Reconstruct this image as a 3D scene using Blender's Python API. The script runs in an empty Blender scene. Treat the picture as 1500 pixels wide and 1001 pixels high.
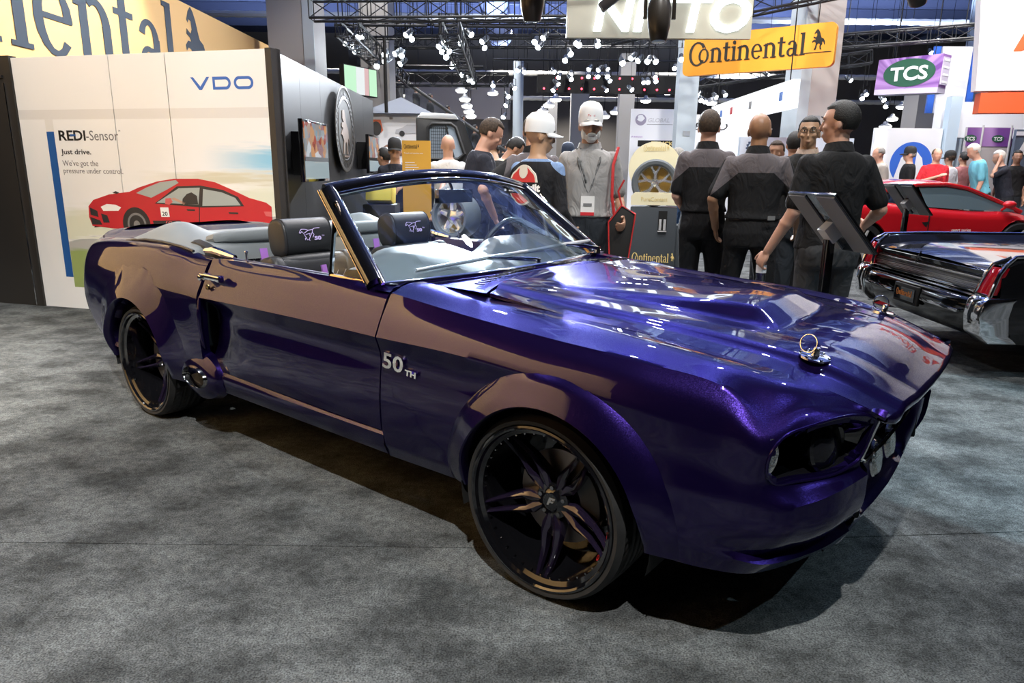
import bpy, bmesh, math, random
from math import sin, cos, pi, radians as R, sqrt, atan2
from mathutils import Vector as V, Matrix as M
random.seed(7)
S = bpy.context.scene
COL = S.collection
EXPOSURE = 0.0
WORLD = 0.2
LENS_E, BAY_E = 70., 16.
# spots: place, aim, power, cone angle, colour, source radius
SPOTS = [((-.3, -1.2, 6.5), (-1.5, 2.7, 0), 2300, 56, (1, .985, .96), .05, .55),       # key over the photographer
         ((4.2, -.6, 6.5), (2.2, 2.6, 0), 420, 60, (.62, .86, 1), .05), ((4.6, -.2, 6.5), (2.75, 3.45, 0), 2400, 19, (.55, .85, 1), .03, .12),          # cool lamp over the right
         ((-3.6, 1.6, 6.0), (-3.3, 6.6, 1.0), 1350, 62, (1, .98, .95), .10),      # printed wall
         ((-2.6, 8.6, 5.5), (-5.3, 8.8, 3.2), 1300, 70, (1, .95, .85), .08), ((-2.2, 2.4, 5.8), (-5.3, 2.2, 2.4), 3200, 88, (1, .93, .82), .08),      # fascia
         ((-.8, 7.6, 5.6), (-2.05, 8.8, 1.8), 430, 75, (.95, .96, 1), .06),      # black side wall
         ((3.2, 8.6, 5.2), (4.1, 12.7, 3.3), 420, 40, (1, .93, .8), .08),        # orange hanging sign
         ((7.6, 13.0, 5.2), (9.5, 18, 3.7), 380, 45, (1, .95, 1), .08),          # purple sign
         ((7.8, 8.4, 5.2), (10.2, 12.6, 3.8), 1100, 75, (1, .95, .92), .08),     # white banner
         ((.9, 2.4, 6.8), (.6, 5.8, 1.2), 800, 42, (1, .97, .93), .08), ((3.2, 2.0, 6.8), (2.1, 5.2, 1.2), 900, 42, (1, .97, .93), .08), ((1.6, 6.6, 5.4), (1.95, 10, 1.2), 600, 30, (1, .96, .9), .06),
         ((-1.0, 13.7, 3.95), (-.9, 4.2, .9), 6000, 28, (.85, .92, 1), .06),     # truss lamps shining on the car from beyond
         ((.6, 13.7, 3.95), (.2, 3.3, .9), 7500, 26, (.85, .92, 1), .06),
         ((1.9, 13.7, 4.0), (.6, 3.0, .9), 5000, 24, (.85, .92, 1), .06),
         ((-4.5, 4.5, 7.0), (-1.2, 4.0, .9), 300, 60, (.9, .95, 1), .05)]
for u_, v_, p_ in ((.6, 7.2, 700), (-1.2, 9, 500), (3.0, 7.5, 700), (2.2, 11, 1000), (5.4, 7.0, 600), (6.0, 11.5, 900), (8.6, 13.5, 1300), (-1.0, 11.6, 900), (4.0, 15, 1100), (-3, 17, 900), (10, 16, 1300), (2.5, 20, 1500), (-2.5, 24, 1800), (8, 23, 1800), (0, 33, 3500), (9, 33, 3500), (-8, 36, 3000), (18, 30, 3500), (4, 40, 3500)):
    SPOTS.append(((u_, v_, 7.4), (u_, v_+.4, 0), p_, 125, (1, .97, .93), .12))
for u_, v_ in ((-4, 14), (3, 16), (9, 15), (0, 26), (12, 26), (0, 9), (7, 9), (0, 35), (10, 34), (-9, 30), (18, 25), (4, 21), (-6, 21)):
    SPOTS.append(((u_, v_, 5.2), (u_, v_+.5, 9), 2600, 150, (.55, .68, 1), .2))    # added blue wash with no fixtures, to brighten the dark ceiling
AREAS = []
# ---------------------------------------------------------------- camera
# world frame: the camera stands over the origin and looks along +y; the purple car stands turned by -38.6 degrees
cam_d = bpy.data.cameras.new('camera'); cam = bpy.data.objects.new('camera', cam_d); COL.objects.link(cam)
cam_d.sensor_width = 36.0; cam_d.lens = 36.0*1035.5/1500; cam_d.clip_start = 0.05; cam_d.clip_end = 300
cam.matrix_world = M.Translation((0, 0, 1.388)) @ M.Rotation(R(90-13.728), 4, 'X') @ M.Rotation(R(0.688), 4, 'Z')
S.camera = cam
# ---------------------------------------------------------------- world, exposure, lights
S.view_settings.view_transform = 'Standard'; S.view_settings.look = 'None'
S.view_settings.gamma = 1; S.view_settings.use_curve_mapping = False; S.view_settings.exposure = EXPOSURE
w = bpy.data.worlds.new('hall_air'); S.world = w; w.use_nodes = True
w.node_tree.nodes['Background'].inputs[0].default_value = (0.62, 0.66, 0.75, 1)
w.node_tree.nodes['Background'].inputs[1].default_value = WORLD

def spot(loc, aim, power, angle, col=(1, .97, .92), size=.06, blend=.35):
    d = bpy.data.lights.new('spot_light', 'SPOT'); d.energy = power; d.color = col
    d.spot_size = R(angle); d.spot_blend = blend; d.shadow_soft_size = size
    o = bpy.data.objects.new('spot_light', d); COL.objects.link(o); o.location = loc
    o.rotation_euler = (V(aim)-V(loc)).to_track_quat('-Z', 'Y').to_euler(); return o
def area(loc, aim, power, sx, sy, col=(1, .97, .92)):
    d = bpy.data.lights.new('hall_light', 'AREA'); d.energy = power; d.color = col; d.shape = 'RECTANGLE'; d.size = sx; d.size_y = sy
    o = bpy.data.objects.new('hall_light', d); COL.objects.link(o); o.location = loc
    o.rotation_euler = (V(aim)-V(loc)).to_track_quat('-Z', 'Y').to_euler(); return o
for a in SPOTS: spot(*a)
for a in AREAS: area(*a)
# ---------------------------------------------------------------- materials
MATS = {}
def mat(name, col=(.5, .5, .5), rough=.5, metal=0., coat=0., spec=.5, emit=0., ecol=None, trans=0., alpha=1., ior=1.45, noise=0., nscale=20., bump=0., bscale=200., coat_r=.03, sheen=0.):
    if name in MATS: return MATS[name]
    m = bpy.data.materials.new(name); m.use_nodes = True; nt = m.node_tree; b = nt.nodes['Principled BSDF']
    b.inputs['Base Color'].default_value = (*col, 1); b.inputs['Roughness'].default_value = rough; b.inputs['Metallic'].default_value = metal
    b.inputs['Coat Weight'].default_value = coat; b.inputs['Coat Roughness'].default_value = coat_r
    b.inputs['Specular IOR Level'].default_value = spec; b.inputs['Transmission Weight'].default_value = trans
    b.inputs['Alpha'].default_value = alpha; b.inputs['IOR'].default_value = ior; b.inputs['Sheen Weight'].default_value = sheen
    if emit: b.inputs['Emission Color'].default_value = (*(ecol or col), 1); b.inputs['Emission Strength'].default_value = emit
    if noise or bump:
        tc = nt.nodes.new('ShaderNodeTexCoord')
        n = nt.nodes.new('ShaderNodeTexNoise'); n.inputs['Scale'].default_value = nscale; n.inputs['Detail'].default_value = 5
        nt.links.new(tc.outputs['Object'], n.inputs['Vector'])
        if noise:
            r = nt.nodes.new('ShaderNodeValToRGB'); r.color_ramp.elements[0].position = .3; r.color_ramp.elements[1].position = .7
            r.color_ramp.elements[0].color = (*[c*(1-noise) for c in col], 1); r.color_ramp.elements[1].color = (*[min(1, c*(1+noise)) for c in col], 1)
            nt.links.new(n.outputs['Fac'], r.inputs[0]); nt.links.new(r.outputs[0], b.inputs['Base Color'])
        if bump:
            n2 = nt.nodes.new('ShaderNodeTexNoise'); n2.inputs['Scale'].default_value = bscale; n2.inputs['Detail'].default_value = 3
            nt.links.new(tc.outputs['Object'], n2.inputs['Vector'])
            bp = nt.nodes.new('ShaderNodeBump'); bp.inputs['Strength'].default_value = bump; bp.inputs['Distance'].default_value = .01
            nt.links.new(n2.outputs['Fac'], bp.inputs['Height']); nt.links.new(bp.outputs[0], b.inputs['Normal'])
    MATS[name] = m; return m
def emat(name, col, strength):
    if name in MATS: return MATS[name]
    m = mat(name, (.02, .02, .02), .6, emit=strength, ecol=col); return m
CHROME = mat('chrome', (.85, .85, .86), .06, 1.)
DARKCHROME = mat('dark_chrome', (.35, .34, .34), .12, 1.)
BLACK = mat('gloss_black', (.004, .004, .005), .08, 0, coat=1)
RUBBER = mat('tyre_rubber', (.022, .022, .022), .55, noise=.2, nscale=30)
MATT = mat('matt_black', (.006, .006, .006), .8)
LEATHER = mat('black_leather', (.025, .026, .028), .38, bump=.15, bscale=400)
GREYVINYL = mat('grey_vinyl', (.17, .185, .19), .42, bump=.12, bscale=300)
# ---------------------------------------------------------------- mesh helpers
class MB:
    """collects verts and faces; build() links them as one mesh object"""
    def __init__(s): s.v = []; s.f = []; s.mi = []; s.cur = 0
    def add(s, vs, fs, T=None):
        n = len(s.v)
        s.v += [tuple(T @ V(p)) for p in vs] if T is not None else [tuple(p) for p in vs]
        s.f += [tuple(i+n for i in f) for f in fs]; s.mi += [s.cur]*len(fs); return s
    def box(s, c, d, rot=None, T=None):
        x, y, z = d[0]/2, d[1]/2, d[2]/2
        vs = [V(p) for p in ((-x,-y,-z),(x,-y,-z),(x,y,-z),(-x,y,-z),(-x,-y,z),(x,-y,z),(x,y,z),(-x,y,z))]
        if rot is not None: vs = [rot @ p for p in vs]
        vs = [p+V(c) for p in vs]
        return s.add(vs, [(3,2,1,0),(4,5,6,7),(0,1,5,4),(1,2,6,5),(2,3,7,6),(3,0,4,7)], T)
    def rings(s, rings, closed=True, cap=True, loop=False, T=None):
        n = len(rings[0]); vs = [p for r in rings for p in r]; fs = []
        m = len(rings)
        for i in range(m if loop else m-1):
            for j in range(n if closed else n-1):
                a = i*n+j; b = i*n+(j+1) % n; c = ((i+1) % m)*n+(j+1) % n; d = ((i+1) % m)*n+j
                fs.append((a, b, c, d))
        if cap and not loop and closed: fs.append(tuple(range(n-1, -1, -1))); fs.append(tuple((m-1)*n+j for j in range(n)))
        return s.add(vs, fs, T)
    def tube(s, path, r, n=8, closed=False, T=None, cap=True):
        path = [V(p) for p in path]; m = len(path); rr = r if isinstance(r, (list, tuple)) else [r]*m
        rings = []; up = None
        for i, p in enumerate(path):
            a = path[(i-1) % m] if (i or closed) else p; b = path[(i+1) % m] if (i < m-1 or closed) else p
            t = (b-a).normalized()
            if up is None: up = V((0,0,1)) if abs(t.z) < .9 else V((1,0,0))
            x = t.cross(up);
            if x.length < 1e-6: x = t.orthogonal()
            x.normalize(); y = x.cross(t).normalized(); up = y
            rings.append([p+(x*cos(2*pi*k/n)+y*sin(2*pi*k/n))*rr[i] for k in range(n)])
        return s.rings(rings, True, cap, closed, T)
    def cyl(s, a, b, r, r2=None, n=12, T=None, cap=True): return s.tube([a, b], [r, r if r2 is None else r2], n, T=T, cap=cap)
    def lathe(s, prof, n=32, T=None, closed=False):
        """profile of (r, h) turned about local z"""
        rings = [[(r*cos(2*pi*k/n), r*sin(2*pi*k/n), h) for k in range(n)] for r, h in prof]
        return s.rings(rings, True, False, closed, T)
    def ell(s, c, r, rot=None, nu=12, nv=8, T=None):
        vs = []; fs = []
        for i in range(nv+1):
            t = pi*i/nv
            for k in range(nu):
                p = V((r[0]*sin(t)*cos(2*pi*k/nu), r[1]*sin(t)*sin(2*pi*k/nu), r[2]*cos(t)))
                if rot is not None: p = rot @ p
                vs.append(p+V(c))
        for i in range(nv):
            for k in range(nu): fs.append((i*nu+k, (i+1)*nu+k, (i+1)*nu+(k+1) % nu, i*nu+(k+1) % nu))
        return s.add(vs, fs, T)
    def prism(s, poly, h0, h1, T=None):
        """polygon in local xy extruded from z=h0 to h1"""
        n = len(poly); vs = [(x, y, h0) for x, y in poly]+[(x, y, h1) for x, y in poly]
        fs = [tuple(range(n-1, -1, -1)), tuple(range(n, 2*n))]+[(i, (i+1) % n, n+(i+1) % n, n+i) for i in range(n)]
        return s.add(vs, fs, T)
    def grid(s, G, T=None, flip=False):
        a = len(G); b = len(G[0]); fs = []
        for i in range(a-1):
            for j in range(b-1):
                f = (i*b+j, i*b+j+1, (i+1)*b+j+1, (i+1)*b+j); fs.append(f[::-1] if flip else f)
        return s.add([p for r in G for p in r], fs, T)
    def build(s, name, mats, parent=None, smooth=True, angle=35, bevel=0, loc=None, recalc=True, seg=2):
        me = bpy.data.meshes.new(name); me.from_pydata(s.v, [], s.f); o = bpy.data.objects.new(name, me); COL.objects.link(o)
        ms = mats if isinstance(mats, (list, tuple)) else [mats]
        for m in ms: me.materials.append(m)
        if len(ms) > 1: me.polygons.foreach_set('material_index', s.mi)
        if recalc or bevel:
            bm = bmesh.new(); bm.from_mesh(me); bmesh.ops.remove_doubles(bm, verts=bm.verts, dist=1e-6)
            if recalc: bmesh.ops.recalc_face_normals(bm, faces=bm.faces)
            if bevel:
                es = [e for e in bm.edges if len(e.link_faces) == 2 and e.calc_face_angle(0) > .6]
                bmesh.ops.bevel(bm, geom=es, offset=bevel, segments=seg, profile=.6, affect='EDGES', clamp_overlap=True)
            bm.to_mesh(me); bm.free()
        if smooth:
            me.polygons.foreach_set('use_smooth', [True]*len(me.polygons)); me.set_sharp_from_angle(angle=R(angle))
        me.update(); o.parent = parent
        if loc: o.location = loc
        return o
def thing(name, label, cat, loc=(0,0,0), rz=0, group=None):
    o = bpy.data.objects.new(name, None); COL.objects.link(o); o.empty_display_size = .1
    o.location = loc; o.rotation_euler = (0, 0, rz); o['label'] = label; o['category'] = cat
    if group: o['group'] = group
    return o
def tag(o, label, cat, group=None):
    o['label'] = label; o['category'] = cat
    if group: o['group'] = group
    return o
def dup(o, loc, rz=None, label=None, group=None, parent=None):
    c = o.copy(); COL.objects.link(c); c.parent = parent
    if loc is not None: c.location = loc
    if rz is not None: c.rotation_euler = (0, 0, rz)
    if label: c['label'] = label
    if group: c['group'] = group
    for ch in list(o.children):
        d = ch.copy(); COL.objects.link(d); d.parent = c
        for g in ch.children:
            e = g.copy(); COL.objects.link(e); e.parent = d
    return c
def struct(o): o['kind'] = 'structure'; return o
def frame(o, x, y=None, up=(0,0,1)):
    """matrix whose local x runs along x, local y along y, z = x cross y"""
    x = V(x).normalized(); y = V(y if y is not None else up); y = (y-x*y.dot(x)).normalized(); z = x.cross(y)
    return M(((x.x,y.x,z.x,o[0]),(x.y,y.y,z.y,o[1]),(x.z,y.z,z.z,o[2]),(0,0,0,1)))
def text(s, name, T, size, m, parent=None, ext=.002, width=None, bold=0., shear=0., align='LEFT', sp=1.):
    """flat lettering in the frame T; width fits the word to a given length"""
    c = bpy.data.curves.new(name, 'FONT'); c.body = s; c.size = size; c.extrude = ext; c.offset = bold; c.shear = shear; c.space_character = sp
    c.align_x = 'LEFT'; c.resolution_u = 3
    o = bpy.data.objects.new(name, c); COL.objects.link(o)
    dg = bpy.context.evaluated_depsgraph_get(); me = bpy.data.meshes.new_from_object(o.evaluated_get(dg))
    bpy.data.objects.remove(o); bpy.data.curves.remove(c)
    xs = [v.co.x for v in me.vertices]; x0, x1 = min(xs), max(xs); k = width/(x1-x0) if width else 1.
    off = {'LEFT': 0, 'CENTER': (x1-x0)*k/2, 'RIGHT': (x1-x0)*k}[align]
    for v in me.vertices: v.co = V(((v.co.x-x0)*k-off, v.co.y, v.co.z))
    me.transform(T); me.materials.clear(); me.materials.append(m)
    n = bpy.data.objects.new(name, me); COL.objects.link(n); n.parent = parent; return n
def interp(P, t, n, br=()):
    """Catmull-Rom along points P with knots t, n samples per unit step list; br = indices with a broken tangent"""
    m = len(P); out = []
    def tan(i, side):
        if i == 0: return (P[1]-P[0])/(t[1]-t[0])
        if i == m-1: return (P[-1]-P[-2])/(t[-1]-t[-2])
        if i in br: return (P[i+1]-P[i])/(t[i+1]-t[i]) if side > 0 else (P[i]-P[i-1])/(t[i]-t[i-1])
        a, b = t[i]-t[i-1], t[i+1]-t[i]
        return ((P[i]-P[i-1])/a*b+(P[i+1]-P[i])/b*a)/(a+b)
    for i in range(m-1):
        h = t[i+1]-t[i]; m0 = tan(i, 1)*h; m1 = tan(i+1, -1)*h
        for k in range(n[i]):
            s = k/n[i]; s2 = s*s; s3 = s2*s
            out.append(P[i]*(2*s3-3*s2+1)+m0*(s3-2*s2+s)+P[i+1]*(-2*s3+3*s2)+m1*(s3-s2))
    out.append(P[-1].copy()); return out
def net(N, step=.02, sb=(), lb=()):
    """control net N[station][line] -> dense smooth grid"""
    ns, nl = len(N), len(N[0]); N = [[V(p) for p in r] for r in N]
    def knots(get, a, b):
        t = [0.]
        for i in range(a-1): t.append(t[-1]+max(1e-3, sum((get(i+1, j)-get(i, j)).length for j in range(b))/b))
        return t
    ts = knots(lambda i, j: N[i][j], ns, nl); tl = knots(lambda i, j: N[j][i], nl, ns)
    cs = [max(1, round((ts[i+1]-ts[i])/step)) for i in range(ns-1)]; cl = [max(1, round((tl[i+1]-tl[i])/step)) for i in range(nl-1)]
    L = [interp([N[i][j] for i in range(ns)], ts, cs, sb) for j in range(nl)]
    return [interp([L[j][i] for j in range(nl)], tl, cl, lb) for i in range(len(L[0]))]
def shell(G, name, m, parent, cut=None, skirt=.018, rim=None, angle=40, flip=False, out=None):
    """thin panel from grid G: faces where cut(p) is True are left out, edges turned inward"""
    a, b = len(G), len(G[0]); G = [[V(p) for p in r] for r in G]
    bm = bmesh.new(); vv = [[bm.verts.new(p) for p in r] for r in G]
    for i in range(a-1):
        for j in range(b-1):
            q = [vv[i][j], vv[i][j+1], vv[i+1][j+1], vv[i+1][j]]
            if cut and all(cut(x.co) for x in q): continue
            try: bm.faces.new(q[::-1] if flip else q)
            except ValueError: pass
    bmesh.ops.delete(bm, geom=[x for x in bm.verts if not x.link_faces], context='VERTS')
    if rim:
        for x in bm.verts:
            if cut(x.co): x.co = rim(x.co)
    bmesh.ops.remove_doubles(bm, verts=bm.verts, dist=1e-5)
    bm.normal_update()
    if out is not None and sum(f.normal.dot(V(out))*f.calc_area() for f in bm.faces) < 0:
        bmesh.ops.reverse_faces(bm, faces=bm.faces); bm.normal_update()
    if skirt:
        be = [e for e in bm.edges if e.is_boundary]; nv = {}
        for e in be:
            for x in e.verts:
                if x not in nv: nv[x] = bm.verts.new(x.co-x.normal*skirt)
        for e in be:
            f = e.link_faces[0]; x, y = e.verts
            lo = [l for l in f.loops if l.edge == e][0]
            if lo.vert == x: x, y = y, x
            try: bm.faces.new([x, y, nv[y], nv[x]])
            except ValueError: pass
    me = bpy.data.meshes.new(name); bm.to_mesh(me); bm.free(); me.materials.append(m)
    me.polygons.foreach_set('use_smooth', [True]*len(me.polygons)); me.set_sharp_from_angle(angle=R(angle))
    o = bpy.data.objects.new(name, me); COL.objects.link(o); o.parent = parent; return o
# ================================================================ the hall: floor, ceiling, columns, far walls
def carpet_mat():
    m = bpy.data.materials.new('grey_carpet'); m.use_nodes = True; nt = m.node_tree; b = nt.nodes['Principled BSDF']; L = nt.links.new
    tc = nt.nodes.new('ShaderNodeTexCoord'); b.inputs['Roughness'].default_value = 1; b.inputs['Specular IOR Level'].default_value = .1
    def noise(sc, det, lo, hi, c0, c1, vec=None):
        n = nt.nodes.new('ShaderNodeTexNoise'); n.inputs['Scale'].default_value = sc; n.inputs['Detail'].default_value = det; L(vec or tc.outputs['Object'], n.inputs['Vector'])
        r = nt.nodes.new('ShaderNodeValToRGB'); r.color_ramp.elements[0].position = lo; r.color_ramp.elements[1].position = hi
        r.color_ramp.elements[0].color = (*c0, 1); r.color_ramp.elements[1].color = (*c1, 1); L(n.outputs['Fac'], r.inputs[0]); return r.outputs[0], n
    mp = nt.nodes.new('ShaderNodeMapping'); mp.inputs['Scale'].default_value = (1, 1.35, 1); mp.inputs['Rotation'].default_value = (0, 0, .5); L(tc.outputs['Object'], mp.inputs[0])
    a, _ = noise(3.6, 9, .36, .62, (.42, .42, .42), (1, 1, 1), mp.outputs[0]); c, _ = noise(30, 6, .3, .66, (.55, .55, .55), (1, 1, 1)); f, n3 = noise(170, 3, .34, .66, (.30, .30, .30), (1, 1, 1))
    def mul(x, y):
        k = nt.nodes.new('ShaderNodeMix'); k.data_type = 'RGBA'; k.blend_type = 'MULTIPLY'; k.inputs[0].default_value = 1; L(x, k.inputs[6])
        if isinstance(y, tuple): k.inputs[7].default_value = (*y, 1)
        else: L(y, k.inputs[7])
        return k.outputs[2]
    L(mul(mul(mul(a, c), f), CARPET), b.inputs['Base Color'])
    bp = nt.nodes.new('ShaderNodeBump'); bp.inputs['Strength'].default_value = .6; bp.inputs['Distance'].default_value = .006; L(n3.outputs['Fac'], bp.inputs['Height']); L(bp.outputs[0], b.inputs['Normal']); return m
CARPET = (.245, .262, .265)
CM = carpet_mat()
b = MB(); b.box((0, 12, -.03), (60, 70, .05)); floor = struct(b.build('floor', mat('slab', (.02,.02,.02), .9), smooth=False))
def strip_y(x): return 2.40 if x < 0 else 2.40+.085*x
for y0, y1 in ((-20, None), (None, 45)):
    xs = [-30, 0, 30]; lo = [(x, y0 if y0 is not None else strip_y(x)+.003) for x in xs]; hi = [(x, y1 if y1 is not None else strip_y(x)-.003) for x in xs]
    b = MB(); b.prism(lo+hi[::-1], -.006, 0); b.build('carpet_roll', CM, floor, smooth=False)
NAVY = mat('navy_ceiling', (.05, .065, .14), .8); BEAM = mat('beam_blue', (.14, .17, .30), .6); WHITEP = mat('pale_conduit', (.62, .60, .55), .5)
b = MB(); b.box((0, 12, 9.3), (60, 70, .1)); ceil = struct(b.build('ceiling', NAVY, smooth=False))
for k in range(13):
    b = MB(); y = 6+2.8*k; b.box((0, y, 9.0), (60, .12, .04)); b.box((0, y, 8.5), (60, .12, .04)); b.box((0, y, 8.75), (60, .02, .5)); b.build('beam', BEAM, ceil, smooth=False)
for k in range(9):
    b = MB(); b.box((-24+6*k, 20, 9.1), (.25, 50, .25)); b.build('beam', BEAM, ceil, smooth=False)
for a, c, r in (((-8, 14.5, 6.15), (20, 14.5, 5.9), .13), ((8.2, 20, 7.1), (24, 14, 8.2), .16), ((-12, 27, 6.6), (25, 27, 6.6), .12), ((-20, 34, 5.6), (30, 34, 5.6), .12), ((-5, 22, 6.4), (16, 22, 6.4), .12), ((-15, 38, 4.9), (30, 38, 4.9), .12)):
    a, c = V(a), V(c); n = int((c-a).length/.22); b = MB()
    b.tube([a.lerp(c, k/n) for k in range(n+1)], [r*(.86 if k % 2 else 1) for k in range(n+1)], 8); b.build('corrugated_duct', WHITEP, ceil)
for x, y, z, r in ((-.9, 20, 7.2, .55), (8.5, 30, 6, .5)):
    b = MB(); b.tube([(x, y, z), (x+.2, y+14, z)], r, 14); b.build('round_duct', BEAM, ceil)
WALLM = mat('hall_wall', (.16, .145, .13), .9)
for n, c, d in (('wall_back', (0, 46, 4.6), (60, .2, 9.4)), ('wall_left', (-29, 12, 4.6), (.2, 68, 9.4)), ('wall_right', (29, 12, 4.6), (.2, 68, 9.4)), ('wall_front', (0, -18, 4.6), (60, .2, 9.4))):
    struct(MB().box(c, d).build(n, WALLM, smooth=False))
COLG = mat('column_grey', (.34, .33, .32), .7); COLL = mat('column_pale', (.44, .50, .54), .6); COLW = mat('column_warm', (.42, .39, .375), .7)
def column(name, label, x0, x1, y, dep, m, h=9.2, m2=None, split=None):
    o = MB().box(((x0+x1)/2, y+dep/2, h/2), (x1-x0, dep, h)).build(name, m, smooth=False); tag(o, label, 'column')
    if m2: MB().box((split+(x1-split)/2+.004, y-.012, h/2), (x1-split, .02, h)).build('second_face', m2, o, smooth=False)  # strip in a second tone, standing for the column's other face
    return o
column('concrete_column', 'wide grey square column rising behind the black booth wall', -4.9, -3.99, 15, .9, COLG, m2=COLL, split=-4.2)
column('concrete_column', 'grey square column beyond the end of the black booth wall, beside the escalator', -3.70, -3.02, 18, .9, COLG)
o = MB().cyl((.11, 26, 0), (.11, 26, 5.0), .18, n=20).build('round_column', COLL); tag(o, 'round pale column behind the man with brown hair and grey yoke', 'column')
column('concrete_column', 'pale grey column left of the white banner with a globe emblem', 3.38, 3.86, 24, .5, COLG, 5.0)
c4 = column('concrete_column', 'pale blue grey column below the left end of the orange hanging sign', 3.95, 4.42, 18, .4, COLL)
b = MB(); b.box((4.2, 17.99, 2.28), (.17, .01, .11)); b.build('column_plate', mat('plate_grey', (.3,.32,.34), .5), c4, smooth=False)
c5 = column('concrete_column', 'tall wide column behind the right half of the orange hanging sign', 5.33, 6.02, 14, .8, COLL, m2=COLW, split=5.52)
b = MB(); b.box((5.66, 13.975, 2.33), (.20, .01, .20)); b.build('column_plate', mat('plate_grey'), c5, smooth=False)
column('concrete_column', 'short grey column right of the bright lamps, under the purple hanging box', 13.0, 13.9, 24, .9, COLG, 4.4)
column('concrete_column', 'slim pale column right of the short grey one under the purple box', 14.6, 15.2, 24, .6, COLL)
column('concrete_column', 'thin far column left of the bearded man in white cap', 1.55, 1.95, 34, .4, COLG, 4.5)
column('concrete_column', 'thin far column just behind the bearded man in white cap', 2.5, 3.3, 33, .5, COLG, 5.2)
# ================================================================ booth on the left: printed white wall, black wall, orange band
BW = mat('booth_black', (.05, .05, .052), .36, .35, bump=.03, bscale=60); BWD = mat('booth_dark', (.028, .025, .022), .5)
A0 = V((-4.675, 6.962, 0)); A1 = V((-2.017, 6.235, 0)); PX = (A1-A0).normalized(); PT = frame(A0, PX, (0, 0, 1)); PL = 2.755; PH = 2.331
booth = thing('booth_wall', 'booth wall with a white printed front of three panels and a black side running back', 'booth wall', (0, 0, 0))
PRINT = bpy.data.materials.new('panel_print'); PRINT.use_nodes = True
def panel_print():
    """printed scenery of the white wall: green and grey track at the foot fading upward to white, a pale band, a blue haze"""
    nt = PRINT.node_tree; b = nt.nodes['Principled BSDF']; L = nt.links.new; b.inputs['Roughness'].default_value = .35
    tc = nt.nodes.new('ShaderNodeTexCoord'); mp = nt.nodes.new('ShaderNodeMapping'); mp.vector_type = 'TEXTURE'
    mp.inputs['Location'].default_value = A0; mp.inputs['Rotation'].default_value = (0, 0, atan2(PX.y, PX.x)); L(tc.outputs['Object'], mp.inputs[0])
    sx = nt.nodes.new('ShaderNodeSeparateXYZ'); L(mp.outputs[0], sx.inputs[0])
    t, z = sx.outputs[0], sx.outputs[2]
    def mth(op, a, c=None, cl=False):
        n = nt.nodes.new('ShaderNodeMath'); n.operation = op; n.use_clamp = cl
        for i, q in enumerate((a, c)):
            if q is None: continue
            if isinstance(q, (int, float)): n.inputs[i].default_value = q
            else: L(q, n.inputs[i])
        return n.outputs[0]
    def ss(q, a, c): # smooth step
        n = nt.nodes.new('ShaderNodeMapRange'); n.interpolation_type = 'SMOOTHSTEP'; n.inputs[1].default_value = a; n.inputs[2].default_value = c; L(q, n.inputs[0]); return n.outputs[0]
    def mixc(f, x, y):
        k = nt.nodes.new('ShaderNodeMix'); k.data_type = 'RGBA'; L(f, k.inputs[0])
        for i, q in ((6, x), (7, y)):
            if isinstance(q, tuple): k.inputs[i].default_value = (*q, 1)
            else: L(q, k.inputs[i])
        return k.outputs[2]
    nz = nt.nodes.new('ShaderNodeTexNoise'); mp2 = nt.nodes.new('ShaderNodeMapping'); mp2.inputs['Scale'].default_value = (1.2, 1, 14); L(mp.outputs[0], mp2.inputs[0]); L(mp2.outputs[0], nz.inputs['Vector']); nz.inputs['Scale'].default_value = 2.2
    white = (.86, .86, .85); z2 = mth('ADD', z, mth('MULTIPLY', mth('SUBTRACT', nz.outputs['Fac'], .5), .16))
    slant = mth('ADD', z2, mth('MULTIPLY', t, -.13))
    c = mixc(ss(slant, .62, .60), white, (.40, .42, .40)); # road
    c = mixc(mth('MULTIPLY', mth('MULTIPLY', ss(slant, .60, .66), ss(slant, .84, .74)), ss(t, .3, .9)), c, (.62, .66, .42))
    c = mixc(mth('MULTIPLY', ss(slant, .96, .80), ss(slant, .60, .64)), c, (.70, .72, .58))
    c = mixc(mth('MULTIPLY', ss(slant, .60, .57), ss(slant, .30, .36)), c, (.44, .44, .42))
    c = mixc(mth('MULTIPLY', ss(z2, .60, .56), ss(t, 1.3, .9)), c, (.30, .38, .13))
    c = mixc(mth('MULTIPLY', ss(t, 1.9, 2.7), mth('MULTIPLY', ss(z2, 1.26, 1.42), ss(z2, 1.60, 1.46))), c, (.25, .55, .75))
    c = mixc(mth('MULTIPLY', ss(t, 1.1, 2.2), mth('MULTIPLY', ss(z2, 1.20, 1.26), ss(z2, 1.36, 1.28))), c, (.62, .60, .46))
    # left strip and top stay white, pale grey band
    c = mixc(ss(t, .395, .390), c, white); c = mixc(ss(z, .215, .21), c, white)
    band = mth('MULTIPLY', ss(z, 1.782, 1.787), ss(z, 1.873, 1.868)); c = mixc(band, c, (.74, .73, .71))
    c = mixc(mth('MULTIPLY', mth('MULTIPLY', ss(t, .300, .304), ss(t, .396, .392)), mth('MULTIPLY', ss(z, 1.787, 1.782), ss(z, 1.676, 1.68))), c, (.76, .75, .72))
    L(c, b.inputs['Base Color'])
panel_print()
for t0, t1 in ((0, 1.098), (1.102, 1.697), (1.701, PL-.06)):
    MB().box(((t0+t1)/2, PH/2, -.03), (t1-t0-.004, PH, .06), T=PT).build('wall_panel', PRINT, booth, smooth=False)
MB().box((PL/2, PH/2+.004, -.10), (PL, PH+.012, .06), T=PT).build('wall_frame', BWD, booth, smooth=False)
MB().box((PL-.028, PH/2+.002, -.05), (.056, PH+.008, .12), T=PT).build('corner_post', BWD, booth, smooth=False)
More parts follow.
